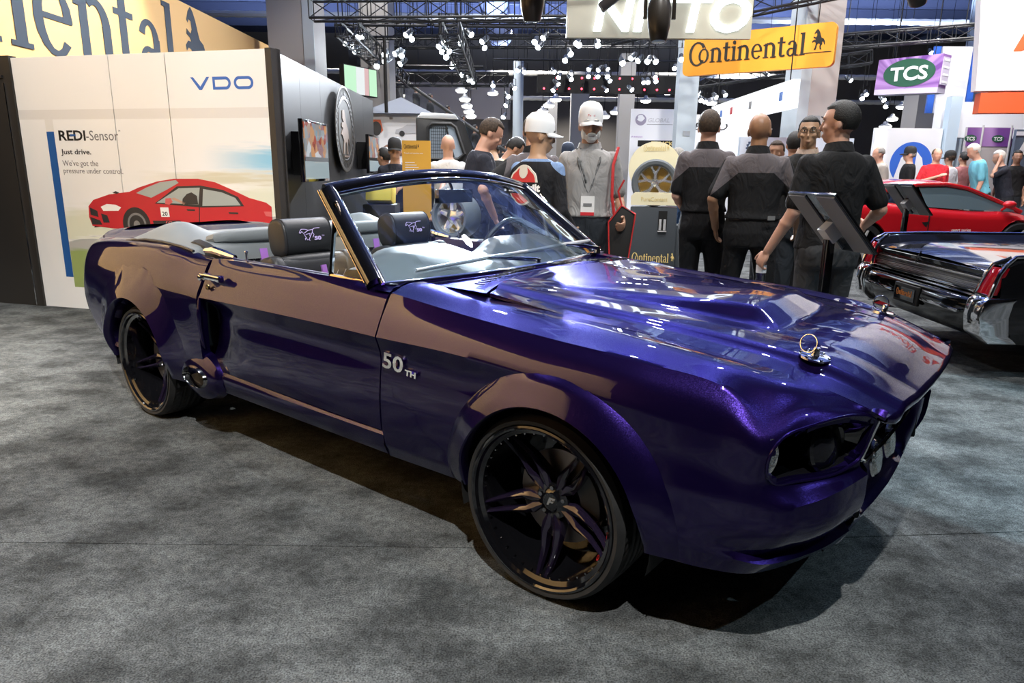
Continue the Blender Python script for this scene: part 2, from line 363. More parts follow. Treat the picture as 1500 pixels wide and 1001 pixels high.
def flat(name, poly, m, parent, T, d=.001, th=.001):
    return MB().prism(poly, d, d+th, T).build(name, m, parent, smooth=False)
INKB = mat('ink_blue', (.02, .10, .33), .4); INKK = mat('ink_black', (.015, .015, .015), .4); INKG = mat('ink_grey', (.16, .16, .17), .4); VDO = mat('ink_mid_blue', (.03, .14, .50), .4)
flat('blue_bar', [(.305,.31),(.392,.31),(.392,1.676),(.305,1.676)], INKB, booth, PT)
TT = lambda t, z, d=.001: PT @ M.Translation((t, z, d))
text('RE', 'panel_lettering', TT(.443, 1.598), .125, INKK, booth, .0005, .165, bold=.003); text('DI', 'panel_lettering', TT(.615, 1.598), .125, INKK, booth, .0005, .135, bold=.003); flat('panel_mark', [(.575,1.635),(.64,1.635),(.64,1.652),(.575,1.652)], INKB, booth, PT, .002)
text('-Sensor', 'panel_lettering', TT(.758, 1.598), .125, INKG, booth, .0005, .36); text('TM', 'panel_lettering', TT(1.122, 1.675), .018, INKG, booth, .0005)
text('Just drive.', 'panel_lettering', TT(.445, 1.473), .066, INKK, booth, .0005, .345, bold=.001)
text("We've got the", 'panel_lettering', TT(.445, 1.368), .07, INKG, booth, .0005, .41); text('pressure under control.', 'panel_lettering', TT(.445, 1.300), .07, INKG, booth, .0005, .68)
# big maker's letters V D O
x0, z0, hh = 1.945, 2.017, .105; q = .024
flat('panel_letter', [(x0,z0+hh),(x0+.028,z0+hh),(x0+.095,z0+.028),(x0+.162,z0+hh),(x0+.19,z0+hh),(x0+.108,z0),(x0+.082,z0)], VDO, booth, PT)
def roundring(x, z, w_, h, t, left, m):
    b = MB(); out = []; inn = []
    for k in range(49):
        a = 2*pi*k/48; r = h/2; cx = w_/2-r
        px = (cx if cos(a) >= 0 else -cx)+r*cos(a) if not (left and cos(a) < 0) else -w_/2; pz = r*sin(a) if not (left and cos(a) < 0) else r*(1 if sin(a) > .02 else (-1 if sin(a) < -.02 else 0))
        ri = r-t; qx = (cx if cos(a) >= 0 else -cx)+ri*cos(a) if not (left and cos(a) < 0) else -w_/2+t; qz = ri*sin(a) if not (left and cos(a) < 0) else ri*(1 if sin(a) > .02 else (-1 if sin(a) < -.02 else 0))
        out.append((x+px, z+pz, .001)); inn.append((x+qx, z+qz, .001))
    b.grid([[V(p) for p in out], [V(p) for p in inn]], PT); return b.build('panel_letter', m, booth, smooth=False)
roundring(x0+.31, z0+hh/2, .18, hh, q, True, VDO); roundring(x0+.525, z0+hh/2, .19, hh, q, False, VDO)
# the printed red saloon
P_ = lambda n, poly, m, d=.002: flat(n, poly, m, booth, PT, d)
PR = mat('print_red', (.52, .025, .035), .4); PR2 = mat('print_red_light', (.62, .12, .12), .4); PDK = mat('print_dark', (.03, .03, .033), .4); PGL = mat('print_glass', (.36, .40, .38), .4); PWH = mat('print_white', (.85, .85, .82), .4); PGY = mat('print_grey', (.20, .20, .20), .4)
P_('printed_shadow', [(.72,.80),(1.0,.84),(1.6,.75),(2.66,.80),(2.66,.92),(.75,.86)], PDK, .0015)
P_('printed_car_body', [(.703,.816),(.676,.898),(.685,1.0),(.75,1.059),(.938,1.113),(1.174,1.142),(1.278,1.181),(1.488,1.239),(1.675,1.266),(1.929,1.27),(2.104,1.243),(2.274,1.181),(2.441,1.114),(2.608,1.077),(2.66,1.043),(2.66,.90),(2.5,.80),(1.5,.79),(1.35,.80),(.95,.80)], PR)
P_('printed_window', [(1.248,1.132),(1.368,1.183),(1.524,1.234),(1.696,1.255),(1.722,1.231),(1.59,1.169),(1.409,1.092)], PGL, .0035)
P_('printed_window', [(1.464,1.05),(1.717,1.183),(1.942,1.193),(1.911,1.043)], PGL, .0035); P_('printed_window', [(1.976,1.182),(2.166,1.156),(2.301,1.111),(2.351,1.047),(1.953,1.032)], PGL, .0035)
P_('printed_window_edge', [(1.44,1.042),(1.70,1.200),(1.95,1.212),(2.18,1.178),(2.33,1.12),(2.385,1.04),(1.95,1.018)], PDK, .003)
P_('printed_driver', [(1.74,1.045),(1.75,1.09),(1.80,1.135),(1.85,1.15),(1.905,1.12),(1.91,1.045)], PDK, .0045); P_('printed_arm', [(1.62,1.09),(1.66,1.10),(1.78,1.055),(1.76,1.04)], mat('print_skin', (.5,.3,.22), .5), .0045)
P_('printed_mirror', [(1.555,1.04),(1.565,1.09),(1.62,1.095),(1.64,1.06),(1.60,1.035)], PR2, .0045)
P_('printed_headlight', [(.827,.997),(.90,1.025),(1.0,1.02),(1.06,.997),(1.025,.965),(.852,.96)], PWH, .0035); P_('printed_grille', [(.699,.988),(.782,.958),(.787,.90),(.70,.92)], PDK, .0035); P_('printed_grille', [(.69,.90),(.80,.87),(.82,.83),(.705,.83)], PDK, .0035)
P_('printed_fog_lamp', [(.82,.935),(.89,.92),(.91,.853),(.838,.85)], PDK, .0035); P_('printed_hood_scoop', [(.98,1.13),(1.02,1.145),(1.06,1.13),(1.03,1.12)], PDK, .0035)
for c_, r_, m_, d_ in (((1.215,.845), .155, PDK, .0035), ((1.22,.845), .105, PGY, .0045), ((1.22,.845), .085, PDK, .005), ((1.22,.845), .035, PGY, .0055)): P_('printed_wheel', [(c_[0]+r_*cos(2*pi*k/28), c_[1]+r_*1.02*sin(2*pi*k/28)) for k in range(28)], m_, d_)
P_('printed_sticker', [(1.50,.922),(1.592,.925),(1.586,1.01),(1.496,1.008)], PWH, .0045); text('20', 'printed_number', TT(1.512, .935, .0055), .05, INKK, booth, .0003, .06, bold=.001); P_('printed_stripe', [(1.40,.885),(1.70,.895),(1.76,.84),(1.41,.835)], PDK, .0045)
text('ISC', 'printed_lettering', TT(1.53, .845, .006), .06, PR2, booth, .0003, .16, shear=.3); P_('printed_door_gap', [(1.918,1.04),(1.926,1.04),(1.905,.83),(1.895,.83)], PDK, .0045); P_('printed_handle', [(1.78,1.0),(1.87,1.0),(1.87,.985),(1.79,.985)], PDK, .0045); P_('printed_handle', [(2.22,.985),(2.32,.985),(2.32,.97),(2.23,.97)], PDK, .0045); P_('printed_tail_lamp', [(2.58,1.0),(2.66,1.0),(2.66,.955),(2.60,.96)], PR2, .0045)
# black side wall running back
for k in range(6):
    y0 = 6.30+.765*k; MB().box((-2.075-.0085*k, y0+.38, PH/2), (.08, .757, PH), M.Rotation(.0095, 3, 'Z')).build('wall_panel', BW, booth, smooth=False)
# door wall left of the printed panels
b = MB(); b.box((-.35, PH/2+.01, -.02), (.70, PH+.02, .08), T=PT); b.build('side_panel', BWD, booth, smooth=False); MB().box((-.085, 1.06, .025), (.012, 2.10, .01), T=PT).build('door_trim', CHROME, booth, smooth=False); MB().box((-.40, 2.17, .03), (.62, .02, .02), T=PT).build('door_rail', BW, booth, smooth=False)
# round carved emblem on the black wall
em = thing('round_emblem', 'big round relief disc with a pale figure on the black wall', 'emblem', (-2.005, 8.70, 1.81), R(90))
TE = frame((0, 0, 0), (1, 0, 0), (0, 0, 1))
b = MB(); b.lathe([(0,0),(.485,0),(.49,.003),(.49,.010),(.482,.013),(.465,.012),(.46,.009),(.36,.008),(.352,.012),(.342,.012),(.335,.007),(0,.007)], 56, TE); b.build('disc', mat('emblem_grey', (.05,.047,.042), .5), em)
b = MB()
for k in range(40): a = 2*pi*k/40; b.box((.408*cos(a), -.009, .408*sin(a)), (.03, .005, .05), M.Rotation(-a+pi/2, 3, 'Y'))
b.build('letter_ring', mat('emblem_dark', (.035,.033,.03), .6), em)['kind'] = 'stuff'
EMP = mat('emblem_pale', (.20,.15,.12), .6)
b = MB(); b.prism([(.5*(a_-.62),.5*(c_-.55)) for a_, c_ in ((.30,0),(.40,.30),(.26,.42),(.16,.44),(.26,.52),(.34,.58),(.22,.62),(.24,.70),(.44,.72),(.30,.80),(.34,.98),(.52,1.0),(.66,.72),(.86,.54),(.96,.20),(.86,.38),(.72,.18),(.80,0),(.68,0),(.66,.28),(.48,.24),(.42,0))], .007, .014, TE); b.build('relief_figure', EMP, em); b = MB(); b.box((0,-.011,-.30), (.24,.008,.02)); b.build('relief_ground', EMP, em)
# wall screens
def screen(name, label, y0, y1, z0, z1, seed):
    t = thing(name, label, 'screen', (-1.88, (y0+y1)/2, (z0+z1)/2), R(90)); w_, h = y1-y0, z1-z0
    MB().box((0, .012, 0), (w_, .04, h)).build('housing', BLACK, t, bevel=.006)
    MB().box((0, .10, -.02), (w_*.55, .16, h*.7)).build('wall_bracket', MATT, t, smooth=False)
    m = bpy.data.materials.new('screen_picture'); m.use_nodes = True; nt = m.node_tree; bs = nt.nodes['Principled BSDF']; L = nt.links.new; tc = nt.nodes.new('ShaderNodeTexCoord'); sx = nt.nodes.new('ShaderNodeSeparateXYZ'); L(tc.outputs['Object'], sx.inputs[0])
    vo = nt.nodes.new('ShaderNodeTexVoronoi'); vo.inputs['Scale'].default_value = 11; ad = nt.nodes.new('ShaderNodeVectorMath'); ad.inputs[1].default_value = (seed, seed*2, 0); L(tc.outputs['Object'], ad.inputs[0]); L(ad.outputs[0], vo.inputs['Vector'])
    ra = nt.nodes.new('ShaderNodeValToRGB'); e = ra.color_ramp.elements; e[0].position = 0; e[0].color = (.05,.05,.06,1); e[1].position = 1; e[1].color = (.75,.8,.85,1)
    for p, c_ in ((.2,(.5,.08,.03,1)),(.35,(.25,.4,.5,1)),(.5,(.8,.35,.1,1)),(.65,(.3,.33,.35,1)),(.8,(.65,.7,.75,1))): x = e.new(p); x.color = c_
    L(vo.outputs['Color'], ra.inputs[0]); mr = nt.nodes.new('ShaderNodeMath'); mr.operation = 'GREATER_THAN'; mr.inputs[1].default_value = -h*.14; L(sx.outputs[2], mr.inputs[0])
    mx = nt.nodes.new('ShaderNodeMix'); mx.data_type = 'RGBA'; L(mr.outputs[0], mx.inputs[0]); mx.inputs[6].default_value = (.42,.52,.55,1); L(ra.outputs[0], mx.inputs[7])
    bs.inputs['Base Color'].default_value = (.02,.02,.02,1); bs.inputs['Roughness'].default_value = .1; L(mx.outputs[2], bs.inputs['Emission Color']); bs.inputs['Emission Strength'].default_value = .7
    MB().box((0, -.0105, 0), (w_-.05, .006, h-.05)).build('picture', m, t, smooth=False)
    MB().box((0, -.0105, -h*.13), (w_-.05, .008, .04)).build('caption_bar', MATT, t, smooth=False); return t
screen('wall_screen', 'nearer flat screen standing off the black booth wall, showing orange and blue shapes', 6.50, 7.36, 1.25, 1.80, 1)
screen('wall_screen', 'farther flat screen near the far end of the black booth wall', 9.42, 10.15, 1.31, 1.80, 3)
# ---- custom slab-serif letters of the tyre maker's word, drawn from bars and rings
def arc(cx, cy, rx, ry, tx, ty, a0, a1, n=14):
    return ('a', [(cx+rx*cos(R(a0+(a1-a0)*k/n)), cy+ry*sin(R(a0+(a1-a0)*k/n))) for k in range(n+1)], [(cx+(rx-tx)*cos(R(a0+(a1-a0)*k/n)), cy+(ry-ty)*sin(R(a0+(a1-a0)*k/n))) for k in range(n+1)])
def bar(x0, y0, x1, y1): return ('p', [(x0,y0),(x1,y0),(x1,y1),(x0,y1)])
GL = {'o': (1.0, [arc(.48,.5,.44,.52,.19,.08,0,360)]),
 'n': (1.06, [bar(.12,0,.33,.97), bar(.02,0,.43,.07), ('p',[(.0,.86),(.33,1.02),(.33,.86)]), bar(.0,.82,.2,.90), arc(.52,.60,.40,.42,.22,.12,0,125), bar(.70,0,.92,.62), bar(.60,0,1.02,.07)]),
 't': (.66, [bar(.15,.16,.37,1.30), bar(0,.90,.58,1.0), arc(.42,.22,.27,.24,.22,.10,180,330), ('p',[(.15,1.0),(.37,1.0),(.37,1.35)])]),
 'i': (.50, [bar(.12,0,.34,.97), bar(.02,0,.44,.07), bar(.02,.90,.34,.99), arc(.23,1.25,.13,.13,.129,.129,0,360)]),
 'e': (.96, [arc(.47,.5,.43,.52,.20,.09,0,320), bar(.22,.48,.88,.56)]),
 'a': (.96, [arc(.42,.68,.34,.34,.20,.10,-10,165), bar(.56,.1,.78,.72), arc(.36,.27,.30,.29,.18,.09,60,330), ('p',[(.56,.12),(.70,0),(.94,0),(.94,.07),(.78,.10)]), bar(.3,.46,.60,.54)]),
 'l': (.50, [bar(.12,0,.34,1.45), bar(.02,0,.44,.07), bar(.02,1.38,.34,1.47)]),
 'C': (1.35, [arc(.74,.66,.72,.86,.24,.12,32,325), arc(.74,.66,.76,.90,.05,.05,15,60)])}
HORSE = [(.30,0),(.36,.12),(.40,.30),(.36,.40),(.26,.42),(.18,.36),(.16,.44),(.26,.52),(.38,.52),(.34,.58),(.22,.62),(.24,.70),(.38,.64),(.44,.72),(.42,.84),(.34,.86),(.30,.80),(.26,.84),(.34,.98),(.44,1.06),(.52,1.0),(.60,.88),(.66,.72),(.72,.60),(.86,.54),(.94,.40),(.96,.20),(.90,.28),(.86,.38),(.78,.40),(.80,.26),(.72,.18),(.74,.06),(.80,0),(.68,0),(.64,.16),(.66,.28),(.56,.32),(.48,.24),(.46,.10),(.42,0)]
def maker_word(T, xh, m, parent, name='sign_letter', from_=0, th=.004, line=False, width=None, small_o=True, horse=True):
    """the word with its prancing horse; x-height xh"""
    x = 0.; word = 'Continental'
    tot = sum(GL[c][0] for c in word)-(.55 if small_o else 0)+.15
    k = xh if width is None else width/(tot+(1.3 if horse else 0)); kx = k; ky = xh
    for i, ch in enumerate(word):
        w_, ps = GL[ch]; oy = 0; ox = x
        if i == 1 and small_o: ox = x-.55; x -= .55
        if i >= from_:
            b = MB()
            for pi_, p in enumerate(ps):
                h_t = th*(1+.2*pi_)
                if p[0] == 'p': b.prism([((ox+a)*kx, (oy+c)*ky) for a, c in p[1]], th*.1*pi_, h_t, T)
                else: b.grid([[V(((ox+a)*kx, (oy+c)*ky, h_t)) for a, c in p[1]], [V(((ox+a)*kx, (oy+c)*ky, h_t)) for a, c in p[2]]], T)
            b.build(name, m, parent, smooth=False)
        x += w_
    if horse:
        x += .2; MB().prism([((x+a*1.15)*kx, (.28+c*1.25)*ky) for a, c in HORSE], 0, th, T).build('sign_horse', m, parent, smooth=False)
        if line: MB().prism([((x-.35)*kx, .08*ky), ((x+1.6)*kx, .08*ky), ((x+1.6)*kx, .13*ky), ((x-.35)*kx, .13*ky)], 0, th, T).build('sign_line', m, parent, smooth=False)
ORANGE = mat('sign_orange', (.92, .58, .24), .6); SLATE = mat('letter_slate', (.045, .06, .085), .5); INK = mat('letter_black', (.012, .012, .012), .5)
fa = thing('orange_fascia', 'huge orange fascia with slate letters above the printed booth wall', 'fascia', (-5.3, 0, 0))
b = MB(); b.box((-.06, 9.0, 3.16), (.12, 20.4, 1.48)); b.build('fascia_board', ORANGE, fa, smooth=False); MB().box((-.06, 2.2, 1.62), (.12, 7.0, 1.6)).build('unseen_reflection_board', ORANGE, fa, smooth=False)  # lower board added out of view, so the car's side reflects more orange
maker_word(frame((.003, 4.05, 2.60), (0, 1, 0), (0, 0, 1)) @ M.Rotation(0, 4, 'X'), .80, SLATE, fa, 'fascia_letter', 0, .004, width=9.0)
# lightbox far above the black wall
lb = thing('light_box', 'small lit green and white screen above the black booth wall', 'screen', (-2.72, 13.2, 2.86), R(62)); lb.scale = (.78,.78,.78); MB().box((0, .06, 0), (1.15, .12, .62)).build('box_body', MATT, lb, smooth=False)
for i, (x, w_, c_) in enumerate(((-.36, .38, (.55,.9,.6)), (-.02, .28, (.8,.85,.85)), (.2, .14, (.7,.45,.45)), (.42, .26, (.55,.9,.6)))): MB().box((x, -.004, 0), (w_, .008, .58)).build('lit_field', emat('lit_field_%d' % i, c_, 1.0), lb, smooth=False)
# ================================================================ the purple convertible
def paint(name='purple_paint', base=(.014, .007, .062), flake=(.10, .09, .75)):
    m = bpy.data.materials.new(name); m.use_nodes = True; nt = m.node_tree; b = nt.nodes['Principled BSDF']; L = nt.links.new
    tc = nt.nodes.new('ShaderNodeTexCoord')
    vo = nt.nodes.new('ShaderNodeTexVoronoi'); vo.inputs['Scale'].default_value = 800; L(tc.outputs['Object'], vo.inputs['Vector'])
    sub = nt.nodes.new('ShaderNodeVectorMath'); sub.operation = 'SUBTRACT'; L(vo.outputs['Color'], sub.inputs[0]); sub.inputs[1].default_value = (.5, .5, .5)
    sc = nt.nodes.new('ShaderNodeVectorMath'); sc.operation = 'SCALE'; L(sub.outputs[0], sc.inputs[0]); sc.inputs['Scale'].default_value = .14
    ge = nt.nodes.new('ShaderNodeNewGeometry'); ad = nt.nodes.new('ShaderNodeVectorMath'); ad.operation = 'ADD'
    L(ge.outputs['Normal'], ad.inputs[0]); L(sc.outputs[0], ad.inputs[1])
    no = nt.nodes.new('ShaderNodeVectorMath'); no.operation = 'NORMALIZE'; L(ad.outputs[0], no.inputs[0]); L(no.outputs[0], b.inputs['Normal'])
    b.inputs['Base Color'].default_value = (*base, 1); b.inputs['Metallic'].default_value = .85; b.inputs['Roughness'].default_value = .30
    b.inputs['Coat Weight'].default_value = 1; b.inputs['Coat Roughness'].default_value = .015; b.inputs['Coat IOR'].default_value = 1.44
    b.inputs['Specular Tint'].default_value = (.17, .13, .55, 1)
    return m
PAINT = paint()
PURPLETRIM = mat('purple_stripe', (.38, .16, .55), .5)
LILAC = mat('lilac_thread', (.62, .50, .85), .6)
def glassmat(name, col=(.8, .86, .9), rough=.0, alpha=.18):
    m = bpy.data.materials.new(name); m.use_nodes = True; nt = m.node_tree; nt.nodes.clear(); L = nt.links.new
    o = nt.nodes.new('ShaderNodeOutputMaterial'); mx = nt.nodes.new('ShaderNodeMixShader'); t = nt.nodes.new('ShaderNodeBsdfTransparent'); g = nt.nodes.new('ShaderNodeBsdfGlossy')
    t.inputs[0].default_value = (*col, 1); g.inputs['Roughness'].default_value = rough; g.inputs[0].default_value = (.9, .95, 1, 1)
    f = nt.nodes.new('ShaderNodeFresnel'); f.inputs[0].default_value = 1.5; ad = nt.nodes.new('ShaderNodeMath'); ad.operation = 'ADD'; ad.inputs[1].default_value = alpha; ad.use_clamp = True
    L(f.outputs[0], ad.inputs[0]); L(ad.outputs[0], mx.inputs[0]); L(t.outputs[0], mx.inputs[1]); L(g.outputs[0], mx.inputs[2]); L(mx.outputs[0], o.inputs[0]); return m
GLASS = glassmat('windscreen_glass', (.78, .86, .9), 0, .0)
CLEAR = glassmat('clear_lens', (.9, .92, .93), .05, .12)

CARRZ = -R(38.57)
car = thing('convertible_car', 'purple classic convertible with black wheels and lowered top on the dark carpet', 'car', (.645, 2.793, 0), CARRZ)
def side(rows, s): return [[(x, s*w_, z) for x, w_, z in r] for r in rows]
def col(x, pts): return [(x, w_, z) for w_, z in pts]
# --- control nets, one row per station, lines from the sill up to the hood or door edge (x, half width, z)
FENDER = [
 col(-.772, [(.835,.275),(.862,.33),(.872,.42),(.874,.52),(.868,.60),(.862,.69),(.886,.768),(.849,.848),(.803,.926),(.72,.950),(.645,.953)]),
 col(-.40, [(.838,.283),(.866,.34),(.878,.43),(.880,.52),(.874,.60),(.866,.69),(.888,.772),(.855,.840),(.815,.896),(.71,.921),(.622,.922)]),
 col(0, [(.86,.295),(.885,.37),(.895,.46),(.898,.54),(.894,.61),(.880,.69),(.886,.757),(.858,.818),(.820,.870),(.70,.897),(.614,.897)]),
 col(.33, [(.86,.29),(.885,.36),(.89,.44),(.888,.52),(.88,.60),(.874,.66),(.874,.728),(.850,.80),(.812,.850),(.70,.876),(.606,.871)]),
 col(.55, [(.838,.295),(.856,.36),(.864,.44),(.864,.526),(.850,.590),(.846,.65),(.840,.708),(.825,.765),(.793,.818),(.69,.850),(.60,.847)]),
 [(.66,.765,.287),(.690,.790,.338),(.728,.800,.44),(.732,.803,.524),(.690,.806,.576),(.688,.815,.63),(.692,.822,.672),(.680,.815,.712),(.665,.785,.748),(.662,.69,.820),(.66,.597,.832)],
 [(.715,.66,.283),(.745,.705,.336),(.781,.728,.44),(.784,.734,.530),(.735,.720,.573),(.745,.72,.65),(.754,.725,.737),(.740,.715,.762),(.725,.705,.778),(.73,.64,.803),(.74,.588,.812)],
 [(.765,.52,.28),(.795,.57,.332),(.830,.645,.45),(.834,.655,.551),(.797,.638,.579),(.81,.63,.66),(.822,.628,.757),(.817,.62,.765),(.81,.61,.772),(.82,.585,.777),(.83,.570,.779)],
 [(.80,.40,.275),(.825,.41,.328),(.862,.48,.45),(.872,.51,.562),(.850,.525,.592),(.865,.525,.66),(.885,.525,.735),(.89,.53,.741),(.893,.535,.744),(.898,.545,.746),(.902,.552,.748)]]
def chin_line(N):
    """groove between the chin lip and the bumper above it"""
    out = []
    for i, r in enumerate(N):
        p = V(r[1]).lerp(V(r[2]), .16 if i > 4 else .3)
        if i > 4: p = p-V((.020, .014, 0))
        out.append(r[:2]+[tuple(p)]+r[2:])
    return out
def edge_lines(N, k):
    """add a line just either side of line k so the fold along it stays tight"""
    out = []
    for r in N:
        r = [V(p) for p in r]; q = r[:k]+[r[k].lerp(r[k-1], .16), r[k], r[k].lerp(r[k+1], .16)]+r[k+1:]; out.append([tuple(p) for p in q])
    return out
QUARTER = [
 col(-2.088, [(.835,.275),(.865,.33),(.885,.42),(.893,.52),(.893,.60),(.893,.68),(.893,.757),(.852,.848),(.806,.930),(.77,.94)]),
 col(-2.22, [(.85,.28),(.882,.34),(.90,.43),(.905,.52),(.905,.60),(.900,.69),(.892,.772),(.855,.858),(.808,.937),(.765,.948)]),
 col(-2.45, [(.88,.29),(.90,.35),(.912,.44),(.915,.53),(.915,.61),(.91,.70),(.898,.785),(.866,.878),(.822,.962),(.76,.982)]),
 col(-2.743, [(.88,.3),(.905,.36),(.918,.45),(.922,.54),(.92,.62),(.912,.70),(.893,.795),(.865,.89),(.82,.968),(.75,.984)]),
 col(-3.05, [(.87,.3),(.895,.36),(.905,.45),(.908,.54),(.905,.62),(.895,.70),(.880,.79),(.855,.88),(.81,.957),(.74,.972)]),
 col(-3.35, [(.83,.32),(.86,.38),(.872,.46),(.875,.54),(.873,.62),(.867,.70),(.855,.79),(.83,.875),(.79,.938),(.72,.954)]),
 [(-3.46,.78,.35),(-3.56,.80,.42),(-3.61,.815,.49),(-3.635,.82,.56),(-3.64,.82,.63),(-3.63,.817,.70),(-3.61,.81,.78),(-3.59,.79,.86),(-3.56,.755,.915),(-3.55,.70,.935)],
 [(-3.54,.68,.37),(-3.67,.70,.43),(-3.75,.72,.50),(-3.78,.725,.57),(-3.79,.725,.64),(-3.785,.72,.71),(-3.77,.71,.78),(-3.75,.70,.85),(-3.73,.67,.908),(-3.73,.63,.94)],
 [(-3.58,.4,.37),(-3.72,.4,.43),(-3.81,.4,.5),(-3.84,.4,.57),(-3.845,.4,.64),(-3.84,.4,.71),(-3.83,.4,.78),(-3.84,.4,.86),(-3.87,.4,.93),(-3.88,.4,.968)],
 [(-3.59,0,.37),(-3.73,0,.43),(-3.82,0,.5),(-3.85,0,.57),(-3.855,0,.64),(-3.85,0,.71),(-3.84,0,.78),(-3.85,0,.86),(-3.88,0,.93),(-3.89,0,.972)]]
DOOR = [
 col(-2.066, [(.850,.402),(.845,.44),(.815,.51),(.800,.60),(.812,.70),(.890,.762),(.850,.845),(.808,.928),(.80,.945),(.775,.947)]),
 [(-1.98,.858,.402),(-1.98,.856,.44),(-1.98,.838,.52),(-1.98,.828,.60),(-1.98,.838,.70),(-1.98,.890,.764),(-1.96,.850,.846),(-1.93,.808,.930),(-1.92,.795,.948),(-1.92,.77,.950)],
 [(-1.86,.866,.402),(-1.86,.868,.44),(-1.86,.860,.52),(-1.85,.852,.60),(-1.85,.852,.69),(-1.85,.890,.766),(-1.82,.850,.848),(-1.80,.807,.931),(-1.80,.792,.949),(-1.80,.77,.951)],
 col(-1.45, [(.872,.40),(.876,.44),(.876,.52),(.870,.60),(.862,.69),(.889,.770),(.850,.850),(.806,.930),(.790,.949),(.765,.951)]),
 col(-1.10, [(.872,.395),(.876,.435),(.876,.52),(.869,.60),(.861,.69),(.888,.771),(.850,.850),(.805,.929),(.788,.948),(.76,.950)]),
 col(-.780, [(.868,.390),(.872,.43),(.874,.52),(.868,.60),(.862,.69),(.886,.768),(.849,.848),(.803,.926),(.783,.942),(.75,.946)])]
AF, AR, ARAD = (.03, .318), (-2.755, .325), .362
def arch(c, r=ARAD): return lambda p: (p.x-c[0])**2+(p.z-c[1])**2 < r*r and abs(p.y) > .5
def archrim(c, r=ARAD):
    def f(p):
        d = V((p.x-c[0], p.z-c[1])); d = d.normalized()*r; return V((c[0]+d.x, p.y, c[1]+d.y))
    return f
def surf_w(G, x, z):
    """half width of a panel grid near (x, z)"""
    return abs(min((p for r in G for p in r), key=lambda p: (p.x-x)**2+(p.z-z)**2).y)
HL0 = [(.693,.820,.672),(.716,.788,.720),(.754,.725,.738),(.822,.628,.757),(.866,.555,.745),(.872,.530,.715),(.853,.535,.625),(.835,.570,.597),(.797,.638,.580),(.736,.720,.574),(.702,.780,.577),(.687,.812,.610)]
def smooth_loop(P, m):
    out = []; n = len(P); P = [V(p) for p in P]
    for i in range(n):
        a, b, c, d = P[i-1], P[i], P[(i+1) % n], P[(i+2) % n]
        for k in range(m):
            u = k/m; out.append((b*2+(c-a)*u+(a*2-b*5+c*4-d)*u*u+(b*3-a-c*3+d)*u**3)*.5)
    return out
HL = smooth_loop(HL0, 4)
def hl_in(p): # inside the headlight opening, judged in the plane of the nose (half width against height)
    poly = [(a[1], a[2]) for a in HL]; x, y = abs(p.y), p.z; c = False
    if p.x < .66: return False
    for i in range(len(poly)):
        (x1, y1), (x2, y2) = poly[i], poly[i-1]
        if (y1 > y) != (y2 > y) and x < (x2-x1)*(y-y1)/(y2-y1)+x1: c = not c
    return c
def flare(s, c, G, name, parent, wmax, r1, a0, a1, soft=0):
    """fat lip around a wheel opening, blended into the panel"""
    rows = []
    for i in range(49):
        t = a0+(a1-a0)*i/48; e = min(1, min(i, 48-i)/7)
        e = e*e*(3-2*e); row = []
        for k in range(8):
            q = k/7; r = ARAD-.004+(r1-ARAD+.004)*q; x, z = c[0]+r*cos(t), c[1]+r*sin(t)
            b = surf_w(G, x, z); lift = (wmax-b)*(1-q)**.75*(1-.0*q) if wmax > b else 0
            b += lift*(.35+.65*e)*(1 if soft == 0 else (1-q)**.9)+.003*(1-q)
            row.append((x, s*b, z))
        row.insert(0, (c[0]+(ARAD-.012)*cos(t), s*(abs(row[0][1])-.05), c[1]+(ARAD-.012)*sin(t)))
        row.insert(1, (c[0]+(ARAD-.010)*cos(t), s*(abs(row[1][1])-.006), c[1]+(ARAD-.010)*sin(t)))
        rows.append(row)
    return MB().grid([[V(p) for p in r] for r in rows]).build(name, PAINT, parent, angle=60)
def liner(s, c, parent):
    b = MB(); rows = []
    for i in range(25):
        t = -.25+(pi+.5)*i/24; rows.append([(c[0]+(ARAD+.01)*cos(t), s*w_, c[1]+(ARAD+.01)*sin(t)) for w_ in (.885, .5)])
    b.grid([[V(p) for p in r] for r in rows]); b.prism([(c[0]-.4, .12), (c[0]+.4, .12), (c[0]+.4, .72), (c[0]-.4, .72)], -.5*s-.004, -.5*s+.004, M.Rotation(pi/2, 4, 'X'))
    return b.build('wheel_well', MATT, parent)
